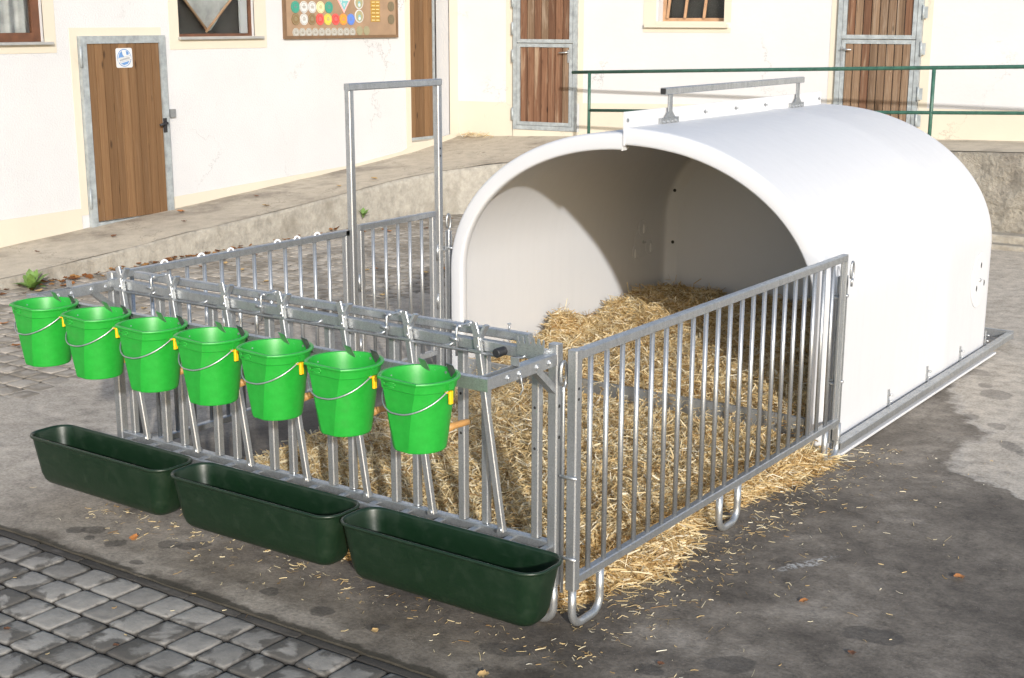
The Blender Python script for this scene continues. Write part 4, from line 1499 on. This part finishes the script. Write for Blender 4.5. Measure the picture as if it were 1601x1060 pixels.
b.beam(q(-2.62, -.085, .322), q(-.10, -.085, .322), .022, .030)
for i in range(15):
    b.box(q(-2.49+i*.17, -.073, .322), q(-2.462+i*.17, -.018, .330), .001)
b.build('trough_rack', 'galv_dull', ff)
u_leg(q(-.085, 0, 0), q(-.28, 0, 0), .17, .31).build('leg', 'galv', ff)
u_leg(q(-2.575, 0, 0), q(-2.38, 0, 0), .17, .31).build('leg', 'galv', ff)
# bucket arms and bucket bar
for x in (-.085, -2.555):
    b = MB()
    for dx in (-.018, .018):
        b.box(q(x+dx-.0025, -.45, 1.038), q(x+dx+.0025, -.022, 1.082), .001)
    b.box(q(x-.0155, -.25, 1.079), q(x+.0155, -.022, 1.0835), .001)
    o = b.build('bucket_arm', 'galv', ff)
    b = MB()
    b.add([q(x-.016, -.022, .93), q(x+.016, -.022, .93), q(x+.016, -.15, 1.037), q(x-.016, -.15, 1.037), q(x-.016, -.022, .965), q(x+.016, -.022, .965), q(x+.016, -.11, 1.037), q(x-.016, -.11, 1.037)],
          [(0, 1, 2, 3), (4, 5, 6, 7), (0, 1, 5, 4), (3, 2, 6, 7), (0, 3, 7, 4), (1, 2, 6, 5)])
    b.build('brace', 'galv', o)
    for y_ in (-.26, -.33, -.15, -.07):
        b = MB()
        b.tube([q(x-.026, y_, 1.058), q(x+.028, y_, 1.058)], .008, 8)
        b.disc(q(x+.0205, y_, 1.058), (1, 0, 0), .013, .005, 6)
        b.build('bolt', 'galv', o)
    b = MB()
    b.box(q(x-.017, -.262, 1.084), q(x+.017, -.257, 1.115), .001)
    b.build('lug', 'galv', o)
    b = MB()
    b.tube([q(x+.026, -.26, 1.055), q(x+.03, -.262, 1.03), q(x+.032, -.255, 1.005), q(x+.03, -.27, .985)], .003, 6)
    b.build('split_pin', 'galv', o)
b = MB(); b.beam(q(-2.60, -.452, 1.056), q(-.062, -.452, 1.056), .005, .045, up=(0, 0, 1)); b.box(q(-2.60, -.4495, 1.074), q(-.062, -.425, 1.0785), .001); b.build('bucket_bar', 'galv', ff)

pin_rod('locking_pin', -.042, -.010, .15, 1.055, 'thin looped steel rod between feed front and right-hand barred panel', 'locking pins', (.0, 1, 0))
pin_rod('locking_pin', .030, 2.60, .93, 1.06, 'steel rod with round loop at hut end of right-hand panel', 'locking pins', (0, 1, 0))
pin_rod('locking_pin', -2.60, 2.60, .27, 1.09, 'steel rod with round loop between gate frame and hut', 'locking pins', (0, 1, 0))

# ------------------------------------------------------------------ buckets
FC = math.radians(-95)
def bucket_radius(th, t, r0, r1):
    """radius at angle th; t=0 rim, 1 base. Front (-Y) is cut flat."""
    R = r0+(r1-r0)*t
    half = math.radians(40-22*min(1, max(0, t)))
    d = (th-FC+PI) % (2*PI)-PI
    if abs(d) < half+1e-6:
        return R*math.cos(half)/math.cos(d)
    return R
def make_bucket():
    R0, R1, H = .129, .092, .255
    root = thing('bucket', 'x', 'bucket')
    def ring(t, dr, z):
        half = math.radians(40-22*min(1, max(0, t)))
        ths = [FC+v for v in np.linspace(-half, half, 9)[:-1]]+[FC+v for v in np.linspace(half, 2*PI-half, 73)[:-1]]
        return [((bucket_radius(a, t, R0, R1)+dr)*math.cos(a), (bucket_radius(a, t, R0, R1)+dr)*math.sin(a), z) for a in ths]
    b = MB()
    rings = []
    Z = lambda t: -H*t
    rings.append(ring(1, -.012, -H))
    rings.append(ring(1, -.002, -H))
    rings.append(ring(1, 0, -H+.004))
    for t in np.linspace(.94, .17, 10):
        rings.append(ring(t, 0, Z(t)))
    rings.append(ring(.155, .0005, Z(.155)))
    rings.append(ring(.145, .0035, Z(.145)))
    rings.append(ring(.06, .0035, Z(.06)))
    rings.append(ring(.03, .0035, -.010))
    rings.append(ring(.0, .011, -.008))
    rings.append(ring(.0, .0125, -.003))
    rings.append(ring(.0, .011, .001))
    rings.append(ring(.0, .002, .002))
    rings.append(ring(.0, -.002, .0))
    for t in np.linspace(.05, .95, 10):
        rings.append(ring(t, -.003, Z(t)))
    rings.append(ring(.975, -.012, -H+.006))
    b.rings(rings, True, True, True, True)
    bo = b.build('bucket_body', 'bucket', root)
    bo.data.set_sharp_from_angle(angle=math.radians(14))
    # slots in the flat band under the rim
    for x in (-.045, .04):
        b = MB()
        y = -R0*math.cos(math.radians(40))*.985-.0035
        for z in (-.0135, -.0275):
            b.tube([(x-.022, y-.001, z), (x+.022, y-.001, z)], .0022, 6)
        for s_ in (-1, 1):
            b.tube([(x+s_*.022, y-.001, -.0135), (x+s_*.0245, y-.001, -.0205), (x+s_*.022, y-.001, -.0275)], .0022, 6)
        b.build('slot_rim', 'bucket', bo)
    b = MB(); b.disc((0, -R0*math.cos(math.radians(40))*.985-.0035, -.02), (0, -1, 0), .005, .002, 10); b.build('boss', 'bucket', bo)
    # bail ears
    for s_ in (-1, 1):
        b = MB(); b.box((s_*.132-.006, -.014, -.034), (s_*.132+.006, .014, -.009), .002); b.build('ear', 'bucket', bo)
    # wire bail resting on the front
    b = MB()
    pts = []
    for t in np.linspace(0, PI, 33):
        x = math.cos(t)
        f = math.sin(t)
        z = -.026-.085*min(1, f*1.02)**.9
        R = R0+(R1-R0)*(-z/H)
        rr = R+.010
        a = -t
        rad = max(bucket_radius(a, -z/H, R0, R1)+.007, rr*.985)
        pts.append((rad*math.cos(a), rad*math.sin(a), z))
    pts = [(pts[0][0]-.012, 0, -.022)]+pts+[(pts[-1][0]+.012, 0, -.022)]
    b.tube(pts, .0028, 8)
    b.build('handle', 'galv', root)
    # yellow clip
    b = MB()
    b.box((.1325, -.012, -.080), (.1435, .006, -.036), .003)
    b.box((.126, -.019, -.044), (.1324, -.006, -.037), .001)
    b.build('valve_clip', 'yellow', root)
    # two steel hooks over the back rim
    for x in (-.058, .066):
        b = MB()
        y = .112 if x < 0 else .108
        for (p0, p1, p2, p3) in ((((x-.014), y+.006, -.030), ((x+.014), y+.010, -.030), ((x+.012), y-.020, .024), ((x-.016), y-.024, .030)),):
            n_ = Vector((0, .0015, 0))
            vs = [Vector(p) for p in (p0, p1, p2, p3)]
            b.add([v-n_ for v in vs]+[v+n_ for v in vs], [(0, 1, 2, 3), (7, 6, 5, 4), (0, 4, 5, 1), (1, 5, 6, 2), (2, 6, 7, 3), (3, 7, 4, 0)])
        b.build('hook', 'hooksteel', root)
    for x in (-.03, .02):
        b = MB(); b.disc((x, R0*.96, -.016), (0, -1, 0), .005, .003, 10); b.build('rivet', 'galv', root)
    # rubber teat at the back, low
    b = MB()
    zt = -H+.055
    yb = R0+(R1-R0)*.8
    b.tube([(.055, yb-.01-.012, zt), (.057, yb+.02, zt), (.060, yb+.055, zt-.001), (.063, yb+.088, zt-.002), (.0635, yb+.096, zt-.002)], .013, 14, radii=[.016, .0125, .0125, .0115, .006])
    b.build('teat', 'teat', root)
    return root
bk = make_bucket()
blabel = ['rightmost bright green bucket, above the right-hand trough and nearest the camera',
          'second bright green bucket from the right end of the row',
          'third bright green bucket from the right, its bail clip in full view',
          'middle one of the seven bright green hanging buckets',
          'third bright green bucket from the left end of the row',
          'second bright green bucket from the left, partly covering the leftmost one',
          'leftmost bright green bucket, hanging past the end of the feed front']
for i in range(7):
    o = bk if i == 0 else copy_tree(bk)
    o.location = (-.247-.339*i, -.595, 1.098+random.uniform(-.002, .002))
    o.rotation_euler = (0, 0, math.radians(random.uniform(-2.5, 2.5)) if i else 0)
    o['label'] = blabel[i]
    o['group'] = 'green calf buckets on the bucket bar'

# ------------------------------------------------------------------ troughs
def make_trough():
    root = thing('trough', 'x', 'feed trough')
    L, Wd, H = .975, .243, .245
    def rr(l, w_, r, z, n=7):
        out = []
        for cx, cy, a0 in ((l/2-r, w_/2-r, 0), (-l/2+r, w_/2-r, 90), (-l/2+r, -w_/2+r, 180), (l/2-r, -w_/2+r, 270)):
            out += [(cx+r*math.cos(math.radians(a0+90*i/n)), cy+r*math.sin(math.radians(a0+90*i/n)), z) for i in range(n+1)]
        return out
    b = MB()
    o_ = [(L-.22, .05, .02, -H), (L-.185, .085, .03, -H+.001), (L-.145, .125, .045, -H+.008), (L-.115, .155, .055, -H+.026), (L-.093, .178, .062, -H+.058), (L-.068, .195, .068, -.12), (L-.042, .212, .073, -.05), (L-.030, .219, .076, -.020),
          (L-.030, .219, .076, -.016), (L-.008, Wd-.008, .083, -.013), (L-.003, Wd-.003, .085, -.007), (L-.008, Wd-.008, .083, -.001), (L-.015, Wd-.014, .081, .0), (L-.027, Wd-.025, .077, -.002), (L-.036, .213, .074, -.012),
          (L-.050, .206, .07, -.05), (L-.080, .187, .064, -.12), (L-.107, .168, .056, -H+.066), (L-.140, .143, .05, -H+.036), (L-.18, .112, .04, -H+.017), (L-.24, .07, .03, -H+.009)]
    b.rings([rr(*s_) for s_ in o_], True, True, True, True)
    t = b.build('tub', 'trough', root)
    return root
tr = make_trough()
tl = ['right-hand dark green trough below the nearest buckets, at the pen corner', 'middle dark green trough of the three hung along the feed front', 'left-hand dark green trough, sticking out past the feed front']
for i, x in enumerate((-.430, -1.418, -2.412)):
    o = tr if i == 0 else copy_tree(tr)
    o.location = (x, -.215, .347)
    o.rotation_euler = (0, 0, math.radians((0, .4, -.3)[i]))
    o['label'] = tl[i]
    o['group'] = 'dark green feed troughs on the feed front'

# ------------------------------------------------------------------ straw
def sstep(x, a, b_):
    t = np.clip((x-a)/(b_-a), 0, 1)
    return t*t*(3-2*t)
def vnoise(x, y, s, seed=0):
    """cheap smooth value noise on arrays"""
    r = np.random.default_rng(seed)
    G = r.random((64, 64))
    xs, ys = x*s+20.3, y*s+20.7
    xi, yi = np.floor(xs).astype(int), np.floor(ys).astype(int)
    fx, fy = xs-xi, ys-yi
    fx, fy = fx*fx*(3-2*fx), fy*fy*(3-2*fy)
    g_ = lambda a, c: G[a % 64, c % 64]
    return (g_(xi, yi)*(1-fx)+g_(xi+1, yi)*fx)*(1-fy)+(g_(xi, yi+1)*(1-fx)+g_(xi+1, yi+1)*fx)*fy
def straw_h(x, y):
    wob = .10*(vnoise(x, y, 3.1, 1)-.5)+.06*(vnoise(x, y, 8.3, 2)-.5)
    in_hut = y > 2.612
    corner = 1-sstep(y, .0, .75)
    left = np.where(in_hut, -2.50, -2.46+np.maximum(0, .7-y)*.30)
    right = np.where(in_hut, -.16, .035+.05*np.sin(y*3.1)-.12*corner)
    wl = np.where(in_hut, .04, .30)
    wr = np.where(in_hut, .04, .32)
    m = sstep(x+wob*1.3, left-.02, left+wl)*(1-sstep(x+wob, right-wr, right+.03))
    m *= sstep(y+wob*.7, -.05, .24)
    m *= 1-sstep(y, 5.20, 5.28)
    base = .115+.07*(vnoise(x, y, 1.3, 3)-.4)+.05*(vnoise(x, y, 4.1, 4)-.5)
    base += .075*np.exp(-(((x+1.25)/.7)**2+((y-1.15)/.55)**2))
    base = np.where((y > 2.3) & ~in_hut, base*(1-.42*sstep(y, 2.3, 2.6)), base)
    hutb = .20+.05*(vnoise(x, y, 1.7, 5)-.5)+.04*(vnoise(x, y, 4.4, 6)-.5)
    hutb -= .05*(1-sstep(y, 2.6, 2.85))
    hutb -= .06*np.exp(-((x+2.45)/.35)**2)*(1-sstep(y, 4.0, 4.6))
    hutb += .03*sstep(y, 3.4, 4.6)
    hutb += .20*np.exp(-(((x+2.34)/.13)**2+((y-3.53)/.10)**2)**1.5)
    hutb += .06*np.exp(-(((x+2.2)/.25)**2+((y-3.15)/.22)**2))
    hutb += .05*np.exp(-(((x+1.9)/.4)**2+((y-4.3)/.5)**2))
    lump = .055*(vnoise(x, y, 10.5, 8)-.5)+.045*(vnoise(x+3.3, y, 21, 9)-.5)
    h = np.where(in_hut, hutb, base)+lump
    return h*m
# matted bed under the strands
gx = np.arange(-2.62, .32, .035)
gy = np.arange(-.25, 5.30, .035)
XX, YY = np.meshgrid(gx, gy)
HH = straw_h(XX, YY)-.022
HH += .010*(rng.random(HH.shape)-.5)
nx = len(gx)
V = np.stack([XX.ravel(), YY.ravel(), HH.ravel()], 1)
ii = np.arange(len(V)).reshape(XX.shape)
F = np.stack([ii[:-1, :-1], ii[:-1, 1:], ii[1:, 1:], ii[1:, :-1]], -1).reshape(-1, 4)
keep = HH.ravel()[F].max(1) > -.012
bed = raw('straw_bed', V, F[keep], 'strawbase', smooth=True)
tag(bed, 'golden loose straw bedding filling the pen and hut', kind='stuff')
def strands(n, px, py, pz, ln, wd, tilt, name, parent=None):
    th = rng.random(n)*2*PI
    el = rng.normal(0, 1, n)*tilt
    d = np.stack([np.cos(th)*np.cos(el), np.sin(th)*np.cos(el), np.sin(el)], 1)
    c = np.stack([px, py, pz], 1)
    roll = rng.random(n)*PI
    up = np.stack([-np.sin(el)*np.cos(th), -np.sin(el)*np.sin(th), np.cos(el)], 1)
    sd = np.stack([-np.sin(th), np.cos(th), np.zeros(n)], 1)
    s_ = sd*np.cos(roll*.5)[:, None]+up*np.sin(roll*.5)[:, None]
    bend = rng.normal(0, .17, n)*ln
    hl = (ln/2)[:, None]
    hw = (wd/2)[:, None]
    mid = c+up*bend[:, None]*.6+sd*bend[:, None]*.4
    e0, e1 = c-d*hl, c+d*hl
    V = np.stack([e0-s_*hw, e0+s_*hw, mid-s_*hw, mid+s_*hw, e1-s_*hw*.8, e1+s_*hw*.8], 1).reshape(-1, 3)
    k_ = np.arange(n)[:, None]*6
    F = np.concatenate([k_+np.array([[0, 1, 3, 2]]), k_+np.array([[2, 3, 5, 4]])], 0)
    return raw(name, V, F, 'straw', parent)
N = 290000
px = rng.uniform(-2.58, .22, N)
py = rng.uniform(-.18, 5.26, N)
h = straw_h(px, py)
sel = (h > .006) & ~((py > 2.56) & ((px > -.17) | (px < -2.48) | (py > 5.2))) & ((rng.random(N) < np.clip(h/.06, .12, 1)))
px, py, h = px[sel], py[sel], h[sel]
n = len(px)
ln = rng.gamma(2.6, .025, n)+.012
pz = np.maximum(h-.018+rng.exponential(.010, n), .004)
in_w = (np.abs(py-2.607) < .03)
s_all = strands(n, px, py, pz, ln, rng.gamma(4, .0009, n)+.0013, np.where(h > .05, .42, .10), 'straw_strand', bed)
# fine stalks scattered over the yard
def scatter(n, fx, name, label):
    P = fx(n)
    ok = straw_h(P[:, 0], P[:, 1]) < .01
    P = P[ok]
    m = len(P)
    o = strands(m, P[:, 0], P[:, 1], np.full(m, .006), rng.gamma(2.0, .009, m)+.006, rng.uniform(.0018, .004, m), np.full(m, .03), name)
    return tag(o, label, kind='stuff')
def fx(n):
    A = np.stack([rng.normal(.10, .10, n), rng.uniform(0, 2.9, n)], 1)
    B = np.stack([rng.uniform(-2.6, .2, n), -.10-np.abs(rng.normal(0, .13, n))], 1)[:n//2]
    Cc = np.stack([rng.uniform(-2.6, 1.2, n//6), rng.uniform(-.9, 3.6, n//6)], 1)
    D_ = np.stack([rng.normal(.30, .28, n//3), rng.uniform(-.5, 3.0, n//3)], 1)
    E_ = np.stack([rng.uniform(-4.4, 1.6, n//14), rng.uniform(-2.2, .2, n//14)], 1)
    return np.concatenate([A, B, Cc, D_, E_])
scatter(700, fx, 'straw_litter', 'stray straw stalks scattered over concrete and paving round the pen')

# ------------------------------------------------------------------ leaves and weeds
def leaf_mesh(seed):
    r = random.Random(seed)
    L = r.uniform(.05, .085)
    V, F = [], []
    n = 7
    for i in range(n+1):
        t = i/n
        wv = .42*L*math.sin(PI*min(1, t*1.02))**.8*(1+.25*math.sin(i*2.6+seed))
        curl = .35*L*(t-.5)**2*r.uniform(.5, 1.6)
        for s_ in (-1, 0, 1):
            V.append((L*(t-.5), s_*wv, .004+curl+abs(s_)*wv*r.uniform(.1, .55)))
    for i in range(n):
        for j in range(2):
            F.append((i*3+j, (i+1)*3+j, (i+1)*3+j+1, i*3+j+1))
    me = bpy.data.meshes.new('dry_leaf')
    me.from_pydata(V, [], F)
    me.polygons.foreach_set('use_smooth', [True]*len(F))
    me.materials.append(MT['leaf_dry'] if seed % 4 else LM[seed % len(LM)])
    return me
LM = [plain('brown_leaf', (.17, .07, .03), .7, var=.3, vscale=30), plain('orange_leaf', (.42, .17, .05), .7, var=.3, vscale=30), plain('tan_leaf', (.42, .28, .12), .7, var=.3, vscale=30)]
leaves = []
for i in range(6):
    me = leaf_mesh(i+1)
    me.materials.clear()
    me.materials.append(LM[i % 3])
    leaves.append(me)
def leaf(x, y, z, label, group, s_=1.0):
    o = bpy.data.objects.new('fallen_leaf', random.choice(leaves))
    COL.objects.link(o)
    o.location = (x, y, z)
    o.rotation_euler = (random.uniform(-.2, .2), random.uniform(-.2, .2), random.uniform(0, 6.28))
    o.scale = (s_, s_, s_)
    return tag(o, label, 'leaf', group)
def ramp_z(x, y):
    s_ = min(1, max(0, (-7.6-x)/1.22))
    def zi(P):
        for a, c in zip(P[:-1], P[1:]):
            if a[1] <= y <= c[1]:
                return a[2]+(c[2]-a[2])*(y-a[1])/(c[1]-a[1])
        return P[0][2]
    return zi(K[:8])*(1-s_)+zi(W[:9])*s_
for x, y in ((-8.2, 3.6), (-8.0, 5.2), (-8.4, 6.6), (-7.9, 7.4), (-8.1, 4.4), (-7.85, 6.2), (-8.5, 5.6), (-7.8, 7.9)):
    leaf(x, y, ramp_z(x, y)+.012, 'dry brown leaf lying on the concrete ramp', 'leaves on the ramp', 1.15)
for i in range(70):
    x = random.uniform(-7.4, -4.6) if random.random() < .6 else -7.4+abs(random.gauss(0, .5))
    y = random.uniform(.6, 9.0)
    leaf(x, y, .012, 'dry autumn leaf lying on the tan paving', 'leaves on the tan paving', random.uniform(.8, 1.25))
for x, y in ((-2.9, .25), (-3.3, .75), (-2.1, -.35), (-1.3, -1.1), (-1.75, -1.25), (-.6, -.45), (.42, -.06), (.95, .42), (1.05, 1.35), (.62, .75), (-.05, -.5), (-2.2, -1.0)):
    leaf(x, y, .006, 'small brown leaf lying on wet concrete or stones near the pen', 'leaves in the foreground', random.uniform(.45, .75))
# leaf drift along the foot of the ramp
V, F = [], []
for i in range(130):
    y = random.uniform(2.6, 5.6) if random.random() < .8 else random.uniform(5.5, 9)
    x = -7.56+abs(random.gauss(0, .10))+.02
    me = random.choice(leaves)
    R = Matrix.Translation((x, y, .012+random.random()*.02)) @ Matrix.Rotation(random.uniform(0, 6.28), 4, 'Z') @ Matrix.Rotation(random.uniform(-.5, .5), 4, 'X') @ Matrix.Scale(random.uniform(.6, 1.1), 4)
    o_ = len(V)
    V += [tuple(R @ v.co) for v in me.vertices]
    F += [tuple(k_+o_ for k_ in p.vertices) for p in me.polygons]
o = raw('leaf_litter', V, F, 'leaf_dry')
tag(o, 'drift of dry autumn leaves along the foot of the ramp edge', kind='stuff')
def weed(x, y, z, n, L, label):
    root = thing('weed', label, 'plant', (x, y, z))
    b = MB()
    for i in range(n):
        a = 2*PI*i/n*1.0+random.uniform(-.3, .3)
        el = random.uniform(.55, 1.3)
        l = L*random.uniform(.65, 1.1)
        vs, fs = [], []
        m = 7
        for j in range(m+1):
            t = j/m
            rad = l*t*math.cos(el)*(1+.25*t)
            zz = l*t*math.sin(el)-.35*l*t*t*math.cos(el)
            wv = l*.17*math.sin(PI*min(1, .08+t*.95))**.7*(1+.22*(j % 2))
            for s_ in (-1, 0, 1):
                vs.append((rad*math.cos(a)-s_*wv*math.sin(a), rad*math.sin(a)+s_*wv*math.cos(a), zz+abs(s_)*wv*.3))
        for j in range(m):
            for s_ in range(2):
                fs.append((j*3+s_, (j+1)*3+s_, (j+1)*3+s_+1, j*3+s_+1))
        b.add(vs, fs, True)
    b.build('leaves', 'weed', root)
    b = MB(); b.tube([(0, 0, -.01), (0, 0, .03)], .008, 6); b.build('root_collar', 'weed', root)
    return root
weed(-7.40, 2.95, .0, 20, .20, 'green leafy weed growing from the joint at the ramp foot')
weed(-7.50, 7.35, .12, 9, .11, 'small green sprig growing on the ramp edge wall behind the gate')
# straw wisps and dry stalks at the door of the rear building
def drift(n, c, r, name, label):
    P = np.stack([rng.normal(c[0], r, n), rng.normal(c[1], r*.5, n)], 1)
    o = strands(n, P[:, 0], P[:, 1], np.full(n, c[2])+rng.random(n)*.04, rng.uniform(.05, .14, n), rng.uniform(.003, .006, n), np.full(n, .3), name)
    return tag(o, label, kind='stuff')
drift(120, (-8.45, 10.72, .74), .13, 'straw_wisp', 'wisp of straw swept into the corner of the two buildings')
